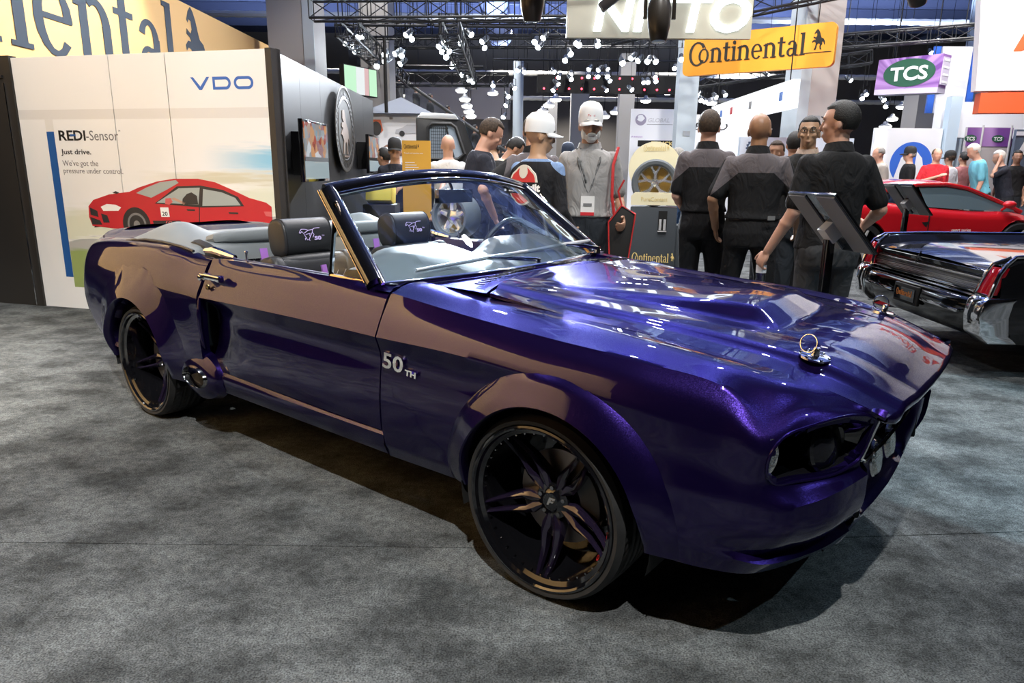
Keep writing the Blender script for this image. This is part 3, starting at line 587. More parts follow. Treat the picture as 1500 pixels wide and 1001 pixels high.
for s in (-1, 1):
    GF = net(side(edge_lines(chin_line(FENDER), 9), s), .016, lb=(1, 2, 4, 7)); GQ = net(side(QUARTER, s), .022); GD = net(side(DOOR, s), .018, lb=(5,))
    fcut, qcut = arch(AF), arch(AR)
    fe = shell(GF, 'front_fender', PAINT, car, lambda p: fcut(p) or hl_in(p), .02, lambda p: archrim(AF)(p) if fcut(p) else p, out=(0, s, .3))
    qu = shell(GQ, 'quarter_panel', PAINT, car, qcut, .05, archrim(AR), out=(0, s, .3))
    do = shell(GD, 'door', PAINT, car, None, .02, out=(0, s, .3))
    flare(s, AF, GF, 'arch_lip', fe, .932, .455, -.035, pi+.05); flare(s, AR, GQ, 'arch_lip', qu, .948, .54, -.10, pi+.10, 1)
    liner(s, AF, fe); liner(s, AR, qu)
    # rocker panel below the door
    rk = [[(x, s*.855, .388 if x > -1.7 else .398), (x, s*.868, .372), (x, s*.866, .33), (x, s*.848, .288), (x, s*.80, .270)] for x in (-2.10, -1.6, -1.1, -.77)]
    MB().grid([[V(p) for p in r] for r in rk]).build('rocker_panel', PAINT, car)
    # exhaust tip let into the rocker just ahead of the rear wheel
    T = frame((-2.145, s*.888, .350), (1, 0, 0), (0, 0, 1)) if s < 0 else frame((-2.145, s*.888, .350), (-1, 0, 0), (0, 0, 1))
    e = MB(); e.rings([[(rx*cos(2*pi*k/28), rz*sin(2*pi*k/28), h) for k in range(28)] for rx, rz, h in ((.098,.044,-.14),(.102,.046,.025),(.107,.051,.033),(.110,.053,.028),(.114,.056,.02),(.16,.075,-.05))], True, False, T=T)
    e.build('exhaust_tip', DARKCHROME, car)
    b = MB(); b.rings([[(rx*cos(2*pi*k/28), rz*sin(2*pi*k/28), h) for k in range(28)] for rx, rz, h in ((.001,.001,-.005),(.099,.045,-.005))], True, False, T=T); b.build('exhaust_pipe', mat('pipe_dark', (.03,.028,.025), .8), car)  # flat dark disc closing the mouth of the tip
    b = MB(); b.rings([[(rx*cos(2*pi*k/28), rz*sin(2*pi*k/28), h) for k in range(28)] for rx, rz, h in ((.116,.058,.018),(.15,.082,.012),(.19,.12,-.012),(.21,.13,-.05))], True, False, T=T); b.build('exhaust_surround', PAINT, car)
    # door furniture
    b = MB(); hx, hz = -1.955, .868; wd = .872
    b.box((hx, s*(wd+.012), hz+.004), (.175, .018, .026)); b.box((hx+.055, s*(wd-.005), hz), (.03, .03, .03)); b.box((hx-.07, s*(wd-.002), hz), (.035, .035, .034)); b.cyl((hx-.072, s*(wd+.005), hz-.004), (hx-.072, s*(wd+.03), hz-.004), .015)
    b.build('door_handle', CHROME, do, bevel=.006)
    MB().cyl((hx-.04, s*.872, .82), (hx-.04, s*.882, .82), .013, n=16).build('door_lock', mat('brass', (.6,.42,.16), .25, 1.), do)
    # lettering on the fender behind the front wheel
    if s < 0: T = frame((-.752, s*.8715, .655), (1, -.004, -.05), (0, .06, 1))
    else: T = frame((-.57, s*.8715, .645), (-1, .0, .0), (0, -.06, 1))
    text('50', 'fender_script', T, .082, CHROME, fe, .006, .112, bold=.0015); text('TH', 'fender_script', T @ M.Translation((.122, -.004, 0)), .03, CHROME, fe, .005, .058, bold=.0012)
    # scoop lip behind the door
    b = MB(); b.tube([(-2.084, s*(.889-.05*((z-.64)/.14)**2*(.3)), z) for z in (.765,.74,.68,.62,.56,.52,.50)], [.004,.009,.012,.012,.012,.010,.004], 8); b.build('scoop_lip', PAINT, qu)
    # headlight pocket, lens, inner lamp
    ctr = V((.745, .66, .662)); rows = []
    for k, (q, back) in enumerate(((1.012, -.003), (1.0, .004), (.965, .016), (.86, .055), (.60, .10), (.30, .112), (.02, .115))):
        rows.append([V((c_.x-back*1.05, s*(c_.y-back*.35), c_.z-(.012*k if k < 4 else .03)*(1 if c_.z > .66 else -.2))) for c_ in [ctr.lerp(p, q) for p in HL+HL[:1]]])
    MB().grid(rows[:3]).build('headlight_rim', PAINT, fe, angle=60); MB().grid(rows[2:]).build('headlight_bowl', BLACK, fe, angle=60)
    MB().tube([(p.x+.001, s*(p.y+.001), p.z) for p in HL], .0045, 6, True).build('headlight_edge', PAINT, fe)
    hp = V((.765, s*.60, .655)); hd = V((.86, s*.25, .08)).normalized(); T = frame(hp, hd.cross(V((0,0,1))), (0,0,1)); T = M.Translation(hp) @ hd.to_track_quat('Z', 'Y').to_matrix().to_4x4()
    hlb = MB().lathe([(.0, -.05), (.05, -.045), (.078, -.01), (.082, .012), (.075, .018), (.07, .01), (.035, -.02), (.0, -.028)], 32, T).build('headlamp', BLACK, fe)
    MB().lathe([(.072, .008), (.05, .024), (.0, .032)], 32, T).build('headlamp_lens', mat('smoked_lens', (.006,.006,.008), .12), hlb)
    MB().lathe([(.026, -.012), (.022, -.02), (.0, -.022)], 20, T).build('projector', CHROME, hlb)
    # side marker / turn lamp in the outer end of the pocket
    b = MB(); b.grid([[V((.676+.026*k*(1-((i-4)/4.6)**2)+.012*((i-4)/4)*(1 if i > 4 else .3), s*(.812-.030*k*(1-((i-4)/4.6)**2)), .588+.0155*i)) for i in range(9)] for k in (0, .4, .8, 1)]); b.build('turn_lamp', mat('lamp_silver', (.8,.82,.78), .12, .9, bump=.8, bscale=120), fe)
# --- hood: half lines from the gap to the centre ridge, mirrored
def hz(edge, cen, extra=0): return edge, cen
def hoodrow(x_e, w_e, z_e, x_c, z_c, sc, scw):
    """stations across: gap edge, foot and top of the side step, mid, scoop foot and top, centre"""
    w_e -= .006
    f = lambda q: x_c+(x_e-x_c)*(1-q)**2
    zb = lambda w_: z_e+(z_c-z_e)*(1-(w_/w_e)**2)
    ws = [w_e, w_e-.028, w_e*.85, w_e*.79, (scw+w_e*.76)/2, scw+.035, max(scw-.02, .03), scw*.5, 0]
    lift = [0, -.002, -.004, .010, .004, 0, sc*.88, sc*.96, sc]
    return [(f(1-w_/w_e), w_, zb(w_)+l) for w_, l in zip(ws, lift)]
HOOD = [hoodrow(-.425, .640, .944, -.60, .958, .0, .30), hoodrow(-.33, .630, .930, -.45, .950, .004, .30), hoodrow(-.10, .613, .901, -.15, .936, .018, .285), hoodrow(.12, .607, .887, .12, .922, .034, .27),
        hoodrow(.30, .602, .871, .33, .911, .052, .255), hoodrow(.37, .599, .864, .42, .905, .052, .245), hoodrow(.46, .597, .854, .53, .897, .0, .29), hoodrow(.58, .594, .840, .63, .888, .0, .28),
        hoodrow(.70, .587, .818, .76, .861, 0, .27), hoodrow(.80, .574, .789, .84, .825, 0, .26), hoodrow(.87, .560, .763, .90, .786, 0, .25), hoodrow(.905, .552, .7495, .935, .768, 0, .25)]
half = net(side(HOOD, -1), .018, sb=(5, 6), lb=(1, 2, 3, 5, 6))
G = [r+[V((p.x, -p.y, p.z)) for p in r[-2::-1]] for r in half]
hood = shell(G, 'hood', PAINT, car, None, .012, angle=50, out=(0, 0, 1))
# rolled front lip of the hood and its black underside
fr = G[-1]; lp = lambda p: min(1, max(0, (.553-abs(p.y))/.05)); lip = [[V((p.x+dx*lp(p), p.y, p.z+dz*(.35+.65*lp(p)))) for p in fr] for dx, dz in ((0, 0), (.010, -.006), (.014, -.016), (.010, -.028), (-.012, -.034), (-.06, -.03))]
MB().grid(lip).build('hood_lip', PAINT, hood, angle=80)
for s in (-1, 1): # twist pins with wire rings
    c = V((.677, s*.450, .861)); n = V((.17, s*.06, 1)).normalized(); T = M.Translation(c) @ n.to_track_quat('Z', 'Y').to_matrix().to_4x4()
    b = MB(); b.lathe([(.0, -.006), (.045, -.004), (.045, .002), (.036, .004), (.0, .004)], 28, T); b.lathe([(.013, .002), (.011, .020), (.009, .028), (.0, .030)], 14, T)
    for k in range(6): b.ell((.040*cos(k*1.05), .040*sin(k*1.05), .003), (.005, .005, .004), T=T, nu=6, nv=4)
    p = b.build('hood_pin', CHROME, hood)
    b = MB(); b.tube([T @ V((-.012+.006*sin(a*2*pi/24), .022+.027*cos(a*2*pi/24), .034+.026*sin(a*2*pi/24))) for a in range(24)], .0020, 6, True); b.build('pin_ring', CHROME, p)
# --- cowl between hood and windscreen, with vent slots
def wsb(w_): q = w_/.79; return V((-.715-.14*q*q, 0, .958-.010*q*q))   # base line of the glass
rows = []
for i in range(41):
    w_ = -.64+1.28*i/40; a = abs(w_); q = a/.64; e = V((-.60+.17*q*q-.008, w_, .956-.013*q*q)); g = wsb(a)
    rows.append([V((e.x-.0, w_, e.z-.012)), e, e.lerp(V((g.x+.03, w_, g.z-.012)), .5)+V((0,0,.004)), V((g.x+.03, w_, g.z-.012)), V((g.x-.05, w_, g.z-.02))])
cowl = MB().grid(rows).build('cowl', PAINT, car, angle=60)
b = MB()
for k in range(34):
    w_ = -.56+1.12*k/33
    if abs(w_) > .06: q = abs(w_)/.64; b.box((-.655+.15*q*q, w_, .9645-.011*q*q), (.045, .008, .004))
b.build('cowl_vent', MATT, cowl)['kind'] = 'stuff'
# corner pieces between fender top, cowl and pillar
for s in (-1, 1):
    b = MB(); b.grid([[V((-.772, s*.812, .929)), V((-.80, s*.70, .951)), V((-.80, s*.62, .952))], [V((-.86, s*.815, .930)), V((-.90, s*.70, .948)), V((-.88, s*.60, .95))]]); b.build('cowl_corner', PAINT, cowl)
# --- windscreen: frame, glass, wipers, mirror
TOPW, BASEW = .665, .775
def ws_top(q): return V((-1.235-.055*q*q, q*TOPW, 1.352-.062*q*q-.004*abs(q)))
def ws_base(q): p = wsb(abs(q)*.79); return V((p.x, q*BASEW, p.z))
G = [[ws_base(q/16).lerp(ws_top(q/16), k/8) for k in range(9)] for q in range(-16, 17)]
wsn = MB().grid(G, flip=True).build('windscreen', GLASS, car, recalc=False)
def strip(name, pts, wid, dep, m, parent, n=V((.55, 0, .8))):
    """flat bar of width wid along a curve, standing dep off the glass"""
    b = MB(); rg = []
    for i, p in enumerate(pts):
        t = (pts[min(i+1, len(pts)-1)]-pts[max(i-1, 0)]).normalized(); x = t.cross(n).normalized(); y = x.cross(t)
        rg.append([p+x*wid*u+y*dep*v for u, v in ((-.5,-.5), (-.42,.3), (-.2,.55), (.2,.55), (.42,.3), (.5,-.5))])
    b.rings(rg); return b.build(name, m, parent, angle=60)
strip('header_rail', [ws_top(q/16*1.02)+V((-.018, 0, .004)) for q in range(-16, 17)], .072, .045, BLACK, wsn)
strip('header_trim', [ws_top(q/16)+V((.022, 0, -.012)) for q in range(-16, 17)], .014, .012, CHROME, wsn)
strip('base_trim', [ws_base(q/16)+V((.012, 0, .0)) for q in range(-16, 17)], .022, .014, CHROME, wsn)
for s in (-1, 1):
    a, b_ = ws_base(s), ws_top(s)
    e = V((-.02, s*.02, 0)); pts = [(a+e).lerp(b_+e*.6, k/10) for k in range(11)]
    strip('pillar', pts, .078, .05, BLACK, wsn, V((.5, s*.75, .4))); strip('pillar_trim', [p+V((.040, -s*.008, .004)) for p in pts], .016, .014, CHROME, wsn, V((.6, s*.3, .7)))
    strip('pillar_edge', [p+V((-.040, s*.012, 0)) for p in pts], .012, .016, mat('warm_chrome', (.75,.6,.42), .15, 1.), wsn, V((.2, s*.9, .2)))
    # quarter vent window
    A, B, C = V((-.915, s*.782, .95)), V((-1.175, s*.775, .95)), V((-1.20, s*.712, 1.245))
    vw = MB(); vw.add([A, B, C], [(0, 1, 2) if s > 0 else (2, 1, 0)]); vw = vw.build('vent_window', GLASS, wsn, recalc=False)
    b = MB(); b.tube([A, B, C], .008, 6, True); b.build('vent_frame', mat('warm_chrome'), vw)
    b = MB(); b.tube([B+V((0,0,-.01)), C], .011, 6); b.build('vent_post', CHROME, vw)
for s, t0, t1 in ((-1, -.81, .13), (1, -.02, .84)):
    pv = V((-.745, .085, .962)) if s < 0 else V((-.80, .70, .965))
    tip = V((-.845, -.60, .985)) if s < 0 else V((-.86, .13, 1.0)); mid = pv.lerp(tip, .45)+V((-.02, 0, .03))
    b = MB(); b.cyl(pv-V((0,0,.015)), pv+V((.005,0,.02)), .018, .012); b.tube([pv+V((0,0,.012)), pv.lerp(mid, .5)+V((0,0,.010)), mid], [.011, .010, .008], 8)
    wp = b.build('wiper_arm', CHROME, wsn)
    b = MB(); d = (tip-mid); b.tube([mid-d*.75, mid, tip], [.006, .010, .006], 6); b.tube([mid-d*.75-V((.008,0,.008)), tip-V((.008,0,.008))], .004, 5); b.build('wiper_blade', mat('wiper_steel', (.75,.75,.76), .35, .6), wp)
T = frame((-1.20, 0, 1.255), (0, 1, 0), (0, 0, 1)); b = MB(); b.box((0, 0, 0), (.24, .065, .03), T=T); b.tube([(-1.205,0,1.275), (-1.235,0,1.33)], .008); b.build('rear_view_mirror', BLACK, wsn, bevel=.012)
# --- nose: grille, valance, lamps
gr = MB(); gr.grid([[V((.80-.10*(w_/.52)**2, w_, .545)), V((.80-.08*(w_/.52)**2, w_, .75))] for w_ in [-.53+1.06*i/20 for i in range(21)]]); grille = gr.build('grille', MATT, car)
b = MB()
for k in range(6): b.tube([(.82-.07*(w_/.5)**2, w_, .575+.028*k) for w_ in [-.5+i/20 for i in range(21)]], .003, 5)
b.build('grille_bar', BLACK, grille)['kind'] = 'stuff'
b = MB(); b.tube([(.848, -.505, .60), (.880, -.505, .728)], .005); b.tube([(.848, .505, .60), (.880, .505, .728)], .005); b.tube([(.845, -.505, .598), (.838, -.40, .556), (.845, -.2, .553), (.848, 0, .553), (.845, .2, .553), (.838, .40, .556), (.845, .505, .598)], .006, 6); b.build('grille_frame', CHROME, grille)
# bumper ends close in towards the centre; between them a sunk purple panel with a rolled lower lip
CEN = [[(.858,.475,.542),(.855,.44,.548),(.835,.405,.552),(.838,.2,.553),(.842,0,.553)],
       [(.856,.462,.50),(.848,.425,.505),(.805,.385,.515),(.808,.2,.515),(.812,0,.515)],
       [(.848,.425,.43),(.835,.385,.43),(.782,.345,.44),(.785,.2,.44),(.79,0,.44)],
       [(.838,.405,.385),(.828,.36,.372),(.80,.32,.368),(.808,.2,.366),(.815,0,.366)],
       [(.832,.402,.365),(.834,.35,.352),(.835,.30,.349),(.842,.2,.347),(.848,0,.347)],
       [(.825,.40,.345),(.826,.35,.335),(.826,.30,.332),(.832,.2,.330),(.838,0,.330)],
       [(.80,.40,.335),(.79,.35,.325),(.78,.30,.32),(.78,.2,.318),(.78,0,.316)]]
h_ = net(side(CEN, -1), .02); G = [r+[V((p.x, -p.y, p.z)) for p in r[-2::-1]] for r in h_]
val = MB().grid(G).build('front_valance', PAINT, car, angle=70)
# chin between the bumper ends
h_ = net(side([[(.80,.40,.275),(.808,.2,.272),(.812,0,.27)], [(.82,.40,.33),(.826,.2,.318),(.828,0,.316)], [(.76,.40,.335),(.75,.2,.325),(.75,0,.32)]], -1), .03)
MB().grid([r+[V((p.x, -p.y, p.z)) for p in r[-2::-1]] for r in h_]).build('chin_spoiler', PAINT, val, angle=50)
for s in (-1, 1): # pair of round driving lamps; chin slots
    T = M.Translation((.80, s*.105, .462)) @ V((1, 0, .15)).to_track_quat('Z', 'Y').to_matrix().to_4x4()
    b = MB().lathe([(0,-.05),(.04,-.045),(.062,-.01),(.065,.012),(.06,.018)], 28, T).build('driving_lamp', CHROME, car)
    MB().lathe([(.06,.014),(.045,.028),(0,.034)], 28, T).build('lamp_lens', mat('lamp_silver'), b)
    b = MB(); b.rings([[(.775+.045*(1-t)-.012*k, s*(.50+.135*t), .292+.038*k+.0*t) for t in (0, 1)]+[(.745+.045*(1-t)-.012*k, s*(.50+.135*t), .292+.038*k) for t in (1, 0)] for k in (0, 1)])
    b = MB(); cy = s*.36; T = frame((.838, s*.43, .44), (.3, s*1, .1) if s < 0 else (-.3, s*1, -.1), (0, 0, 1)); b.box((0, 0, 0), (.03, .10, .02), T=T); b.build('bumper_slot', MATT, car, bevel=.008)
# --- rear deck, spoiler, boot cover
DECK = [[(-2.60,.765,.982),(-2.60,.70,.987),(-2.60,.4,.992),(-2.60,0,.995)], [(-3.05,.74,.972),(-3.05,.66,.974),(-3.05,.4,.975),(-3.05,0,.975)], [(-3.35,.72,.954),(-3.38,.62,.945),(-3.40,.4,.940),(-3.40,0,.940)],
        [(-3.55,.70,.935),(-3.58,.60,.930),(-3.62,.4,.930),(-3.63,0,.930)], [(-3.64,.66,.94),(-3.70,.60,.948),(-3.76,.4,.957),(-3.77,0,.960)], [(-3.73,.63,.94),(-3.78,.58,.957),(-3.88,.4,.968),(-3.89,0,.972)]]
h_ = net(side(DECK, -1), .03); G = [r+[V((p.x, -p.y, p.z)) for p in r[-2::-1]] for r in h_]
MB().grid(G).build('trunk_lid', PAINT, car, angle=60)
BOOT = []
for w_, k, c in ((.79, 0., 0.), (.755, .45, .4), (.64, .9, 1.), (.50, 1., .35), (.36, 1., 0.), (0, 1., 0.)):
    r = .958
    BOOT.append([(-3.02-.03*k, w_, r+.002), (-2.97-.03*k, w_, r+.018+.012*k), (-2.80, w_, r+.022+.018*k+.07*c), (-2.66, w_, r+.022+.018*k+.085*c), (-2.52, w_, r+.018+.018*k+.05*c), (-2.40+.02*k, w_, r+.012+.022*k+.015*c), (-2.28+.0*k, w_, r-.005+.03*k), (-2.25+.0*k, w_, r-.04-.02*k)])
h_ = net(side(BOOT, -1), .03); G = h_+[[V((p.x, -p.y, p.z)) for p in r] for r in h_[-2::-1]]
boot = MB().grid(G).build('top_boot', GREYVINYL, car, angle=70)
for s in (-1, 1): b = MB(); b.tube([(x, s*.785, z) for x, z in ((-3.03,.962),(-2.8,.985),(-2.6,.986),(-2.4,.976),(-2.28,.962))], .008, 6); b.build('boot_edge', LEATHER, boot)
# --- cockpit
b = MB(); b.box((-1.5, 0, .30), (1.55, 1.50, .04)); b.box((-.70, 0, .60), (.04, 1.5, .6)); b.box((-2.42, 0, .55), (.04, 1.5, .5)); tub = b.build('cabin_tub', mat('cabin_carpet', (.02,.02,.022), .9), car)
for s in (-1, 1):
    b = MB(); b.grid([[V((x, s*(.77-.0*k), .952)), V((x, s*.735, .948)), V((x, s*.715, .90)), V((x, s*.72, .70)), V((x, s*.72, .42))] for k, x in enumerate((-2.06, -1.7, -1.3, -.80))])
    ip = b.build('door_inner', mat('door_card', (.03,.02,.055), .35), car, angle=60)
    b = MB(); b.cyl((-1.86, s*.742, .945), (-1.86, s*.742, .985), .006); b.ell((-1.86, s*.742, .988), (.009,.009,.007)); b.build('lock_knob', CHROME, ip)
    b = MB(); b.tube([(-2.2, s*.765, .97), (-2.12, s*.755, .975), (-2.02, s*.75, .962), (-1.95, s*.75, .955)], [.012,.02,.02,.012], 8); b.build('latch_trim', CHROME, ip)
    b = MB(); b.rings([[(x, s*(.735-dy), z0+dz) for dy, dz in ((0,0),(.03,.012),(.05,-.02),(.03,-.06),(0,-.06))] for x, z0 in ((-2.46,.985),(-2.36,1.0),(-2.26,.985),(-2.16,.955),(-2.10,.945))]); b.build('arm_roll', LEATHER, tub)
# dash with two padded hoods
rows = []
for i in range(33):
    w_ = -.74+1.48*i/32; a = w_ if w_ > 0 else w_
    h1 = 1/(1+((abs(w_+.36))/.27)**6); h2 = 1/(1+((abs(w_-.36))/.27)**6); h = max(h1, h2); g = wsb(abs(w_)); up = .078*h; k = .10*h
    rows.append([V((g.x-.02, w_, g.z-.012)), V((g.x-.12, w_, .962+up*.3)), V((-.98, w_, .967+up*.8)), V((-1.05-k*.3, w_, .972+up)), V((-1.10-k*.4, w_, .968+up)), V((-1.13-k*.4, w_, .95+up*.8)), V((-1.13-k*.3, w_, .90)), V((-1.08, w_, .70))])
dash = MB().grid(rows).build('dashboard', GREYVINYL, car, angle=60)
# steering wheel (left-hand drive)
c = V((-1.20, .38, .955)); n = V((-.93, 0, .37)).normalized(); T = M.Translation(c) @ n.to_track_quat('Z', 'Y').to_matrix().to_4x4()
b = MB(); b.tube([(.185*cos(2*pi*k/40), .185*sin(2*pi*k/40), 0) for k in range(40)], .015, 8, True, T); sw = b.build('steering_wheel', LEATHER, car)
b = MB(); [b.tube([(.04*cos(a), .04*sin(a), -.03), (.175*cos(a), .175*sin(a), 0)], [.014,.01], 6, T=T) for a in (0, pi, -pi/2)]; b.lathe([(0,.0),(.05,-.005),(.055,-.03),(0,-.05)], 20, T); b.tube([(0,0,-.04),(0,0,-.3)], .025, T=T); b.build('steering_hub', mat('steel'), sw)
b = MB()
for k in range(36):
    a = 2*pi*k/36; b.ell((.171*cos(a), .171*sin(a), .012), (.0035,.0035,.0035), T=T, nu=5, nv=4)
b.build('rim_stitch', mat('steel'), sw)['kind'] = 'stuff'
def rbox(b, c, d, r, rot=None, T=None, n=5, e=.35):
    """cushion: superellipsoid box"""
    vs = []; nu, nv = 28, 14; sg = lambda v, p: (abs(v)**p)*(1 if v >= 0 else -1)
    for i in range(nv+1):
        t = -pi/2+pi*i/nv
        for k in range(nu):
            a = 2*pi*k/nu; p = V((d[0]/2*sg(cos(t), e)*sg(cos(a), e), d[1]/2*sg(cos(t), e)*sg(sin(a), e), d[2]/2*sg(sin(t), e)))
            if rot is not None: p = rot @ p
            vs.append(p+V(c))
    fs = [(i*nu+k, i*nu+(k+1) % nu, (i+1)*nu+(k+1) % nu, (i+1)*nu+k) for i in range(nv) for k in range(nu)]
    return b.add(vs, fs, T)
def pony(T, k, m, parent, name='pony_emblem'):
    """line-drawn running horse"""
    b = MB(); ln = [[(-.95,.30),(-1.05,.12),(-.98,.05),(-.80,.22),(-.62,.05),(-.40,-.35)], [(-.95,.30),(-.80,.42),(-.45,.40),(-.1,.30),(.35,.34),(.55,.45),(1.1,.46)], [(.35,.34),(.30,.10),(.05,-.25),(-.12,-.50),(-.05,-.62)],
          [(.30,.10),(.45,-.10),(.30,-.35)], [(-.40,-.35),(-.30,-.55),(-.18,-.52)], [(-.40,-.05),(-.15,-.02),(.05,.02)], [(-.40,-.35),(-.52,-.42),(-.50,-.55)], [(-.1,.30),(-.45,.12),(-.62,.05)], [(.05,.02),(-.02,-.15),(.05,-.25)]]
    for l in ln: b.tube([(x*k, y*k, .002) for x, y in l], .030*k, 5, T=T)
    return b.build(name, m, parent)
for s in (-1, 1): # front seats
    y = s*.365; b = MB(); tilt = M.Rotation(R(-14), 3, 'Y')
    rbox(b, (-1.52, y, .50), (.52, .50, .18), .05); rbox(b, (-1.86, y, .74), (.16, .52, .40), .05, tilt); seat = b.build('seat', LEATHER, tub)
    b = MB(); rbox(b, (-1.885, y-.215, .80), (.20, .10, .30), .05, tilt, e=.6); rbox(b, (-1.885, y+.215, .80), (.20, .10, .30), .05, tilt, e=.6); rbox(b, (-1.90, y, .895), (.15, .50, .10), .05, tilt, e=.6); b.build('seat_bolster', LEATHER, tub)
    b = MB(); b.box((-1.765, y+.01, .79), (.012, .028, .22), tilt); b.build('seat_stripe', PURPLETRIM, tub)
    b = MB()
    for k in range(-6, 7):
        for sg in (-1, 1):
            p0, p1 = V((-1.772, y+k*.05-.06*sg, .70)), V((-1.80, y+k*.05+.06*sg, .86))
            if abs(p0.y-y) < .19 and abs(p1.y-y) < .19: b.tube([p0, p1], .0016, 4)
    b.build('diamond_stitching', mat('grey_thread', (.3,.3,.34), .7), tub)['kind'] = 'stuff'
    hr = MB(); T = M.Translation((-1.955, y, 1.028)) @ M.Rotation(R(-8), 4, 'Y'); prof = []
    for k in range(24):
        a = 2*pi*k/24; sg = lambda v, p: abs(v)**p*(1 if v >= 0 else -1); prof.append((.078*sg(cos(a), .75), .098*sg(sin(a), .7)))
    hr.rings([[(px*q, w_, pz*q) for px, pz in prof] for w_, q in ((-.150, .80), (-.147, .93), (-.138, .99), (-.12, 1), (.12, 1), (.138, .99), (.147, .93), (.150, .80))], T=T)
    hd = hr.build('headrest', LEATHER, tub, angle=60)
    for w_ in (-.137, .137): b = MB(); b.tube([(px*1.0, w_, pz*1.0) for px, pz in prof], .003, 5, True, T); b.build('headrest_piping', mat('piping_black', (.012,.012,.014), .4), hd)
    Te = T @ frame((.0815, -.005, .012), (0, 1, 0), (0, 0, 1)); pony(Te, .058, LILAC, hd)
    text('50', 'headrest_lettering', Te @ M.Translation((.028, -.034, .0)), .026, LILAC, hd, .001, .042, bold=.0012); text('TH', 'headrest_lettering', Te @ M.Translation((.074, -.018, .0)), .011, LILAC, hd, .001, .016)
# rear bench with quilted back, pale padded top
b = MB(); rbox(b, (-2.10, 0, .50), (.45, 1.15, .16), .05); rb = b.build('rear_seat', LEATHER, tub)
tl = M.Rotation(R(-12), 3, 'Y'); b = MB(); rbox(b, (-2.30, 0, .75), (.14, 1.34, .48), .05, tl, e=.25); b.build('rear_backrest', LEATHER, rb)
b = MB(); rbox(b, (-2.345, 0, 1.008), (.17, 1.34, .088), .05, tl, e=.5); b.build('backrest_roll', GREYVINYL, rb)
b = MB()
for k in range(-16, 17):
    for sg in (-1, 1):
        p0, p1 = V((-2.218, k*.042-.08*sg, .70)), V((-2.268, k*.042+.08*sg, .94))
        if abs(p0.y) < .62 and abs(p1.y) < .62: b.tube([p0, p1], .0018, 4)
b.build('rear_stitching', mat('grey_thread'), rb)['kind'] = 'stuff'
for y in (-.40, .40): b = MB(); b.box((-2.240, y, .82), (.014, .045, .26), tl); b.build('rear_stripe', PURPLETRIM, rb)
# dark block that fills the engine bay and underbody
b = MB(); b.box((.05, 0, .42), (1.45, .96, .30)); b.box((-1.5, 0, .22), (3.9, 1.2, .10)); b.box((-3.1, 0, .62), (1.15, .96, .45)); b.box((.50, 0, .32), (.40, 1.1, .06)); b.build('chassis', MATT, car)
# --- wheels
def wheel_mesh(dish):
    """tyre, rim, spokes, hub, disc with local z pointing outwards; face plane at z=0"""
    out = {}
    Rr, Rt = .281, .3165
    b = MB(); prof = [(Rr-.004, -.01), (Rr+.006, .002), (Rr+.018, .004), (Rt-.012, -.008), (Rt-.003, -.022)]
    n = 180; rings = []
    hs = [-.022-.2*k/24 for k in range(25)]
    def rad(k, h): # tread with lengthwise grooves and slanted sipes
        u = (h+.122)/.10; r = Rt-.006*u*u*.6
        for g in (-.52, -.18, .18, .52):
            if abs(u-g) < .05: r -= .007
        ph = (k/n*60+abs(u)*2.2) % 1
        if ph < .18 and abs(u) > .20: r -= .005
        return r
    rings = [[(r*cos(2*pi*k/n), r*sin(2*pi*k/n), h) for k in range(n)] for r, h in prof]
    rings += [[(rad(k, h)*cos(2*pi*k/n), rad(k, h)*sin(2*pi*k/n), h) for k in range(n)] for h in hs]
    rings += [[(r*cos(2*pi*k/n), r*sin(2*pi*k/n), h) for k in range(n)] for r, h in ((Rt-.012, -.235), (Rr, -.245))]
    b.rings(rings, True, False); out['tyre'] = (b, RUBBER)
    b = MB(); b.lathe([(Rr+.002,-.004),(Rr+.001,.004),(Rr-.006,.006),(Rr-.012,.001),(Rr-.016,-.012),(Rr-.03,-.02),(Rr-.034,-.12),(Rr-.05,-.21),(.10,-.215)], 72); out['rim'] = (b, BLACK)
    b = MB(); zh = -dish; zo = -.022 if dish < .1 else -.06
    sp = []
    for k in range(5):
        a = -pi/2+2*pi*k/5; rot = M.Rotation(a, 4, 'Z'); 
        for sg in (-1, 1):
            q = MB(); rg = []
            for r, w0, w1, h, d in ((.045,.0,.020,zh,.04),(.085,.001,.040,zh+.004,.04),(.115,.012,.040,zh+.012,.036),(.17,.013,.034,zh*.7+zo*.3,.03),(.225,.012,.027,zh*.3+zo*.7,.026),(.256,.010,.021,zo,.024)):
                m_ = (w0+w1)/2; rg.append([(r, sg*w0, h-.004), (r, sg*(w0+.003), h), (r, sg*m_, h+.005), (r, sg*(w1-.004), h), (r, sg*w1, h-.006), (r, sg*(w1+.001), h-d), (r, sg*w0, h-d)])
            q.rings(rg, T=rot); sp.append(q)
    out['spoke'] = (sp, mat('wheel_black', (.012,.008,.02), .06, .2, coat=1))
    b.lathe([(0, zh+.012), (.03, zh+.012), (.034, zh+.008), (.045, zh+.004), (.062, zh), (.066, zh-.04)], 30); out['hub'] = (b, BLACK)
    b = MB(); b.lathe([(.0, -.135), (.165, -.135), (.165, -.148), (.06, -.15)], 48); out['brake_disc'] = (b, mat('disc_steel', (.22,.2,.19), .35, .9))
    b = MB()
    for k in range(5): a = -pi/2+2*pi*(k+.5)/5; b.cyl((.048*cos(a), .048*sin(a), zh-.01), (.048*cos(a), .048*sin(a), zh+.008), .0075, n=8)
    out['lug_nut'] = (b, DARKCHROME)
    return out
RED = mat('red_print', (.75, .02, .03), .4); GREYM = mat('cap_silver', (.5,.5,.5), .3, .8)
def hexagon(): pass
done = {}
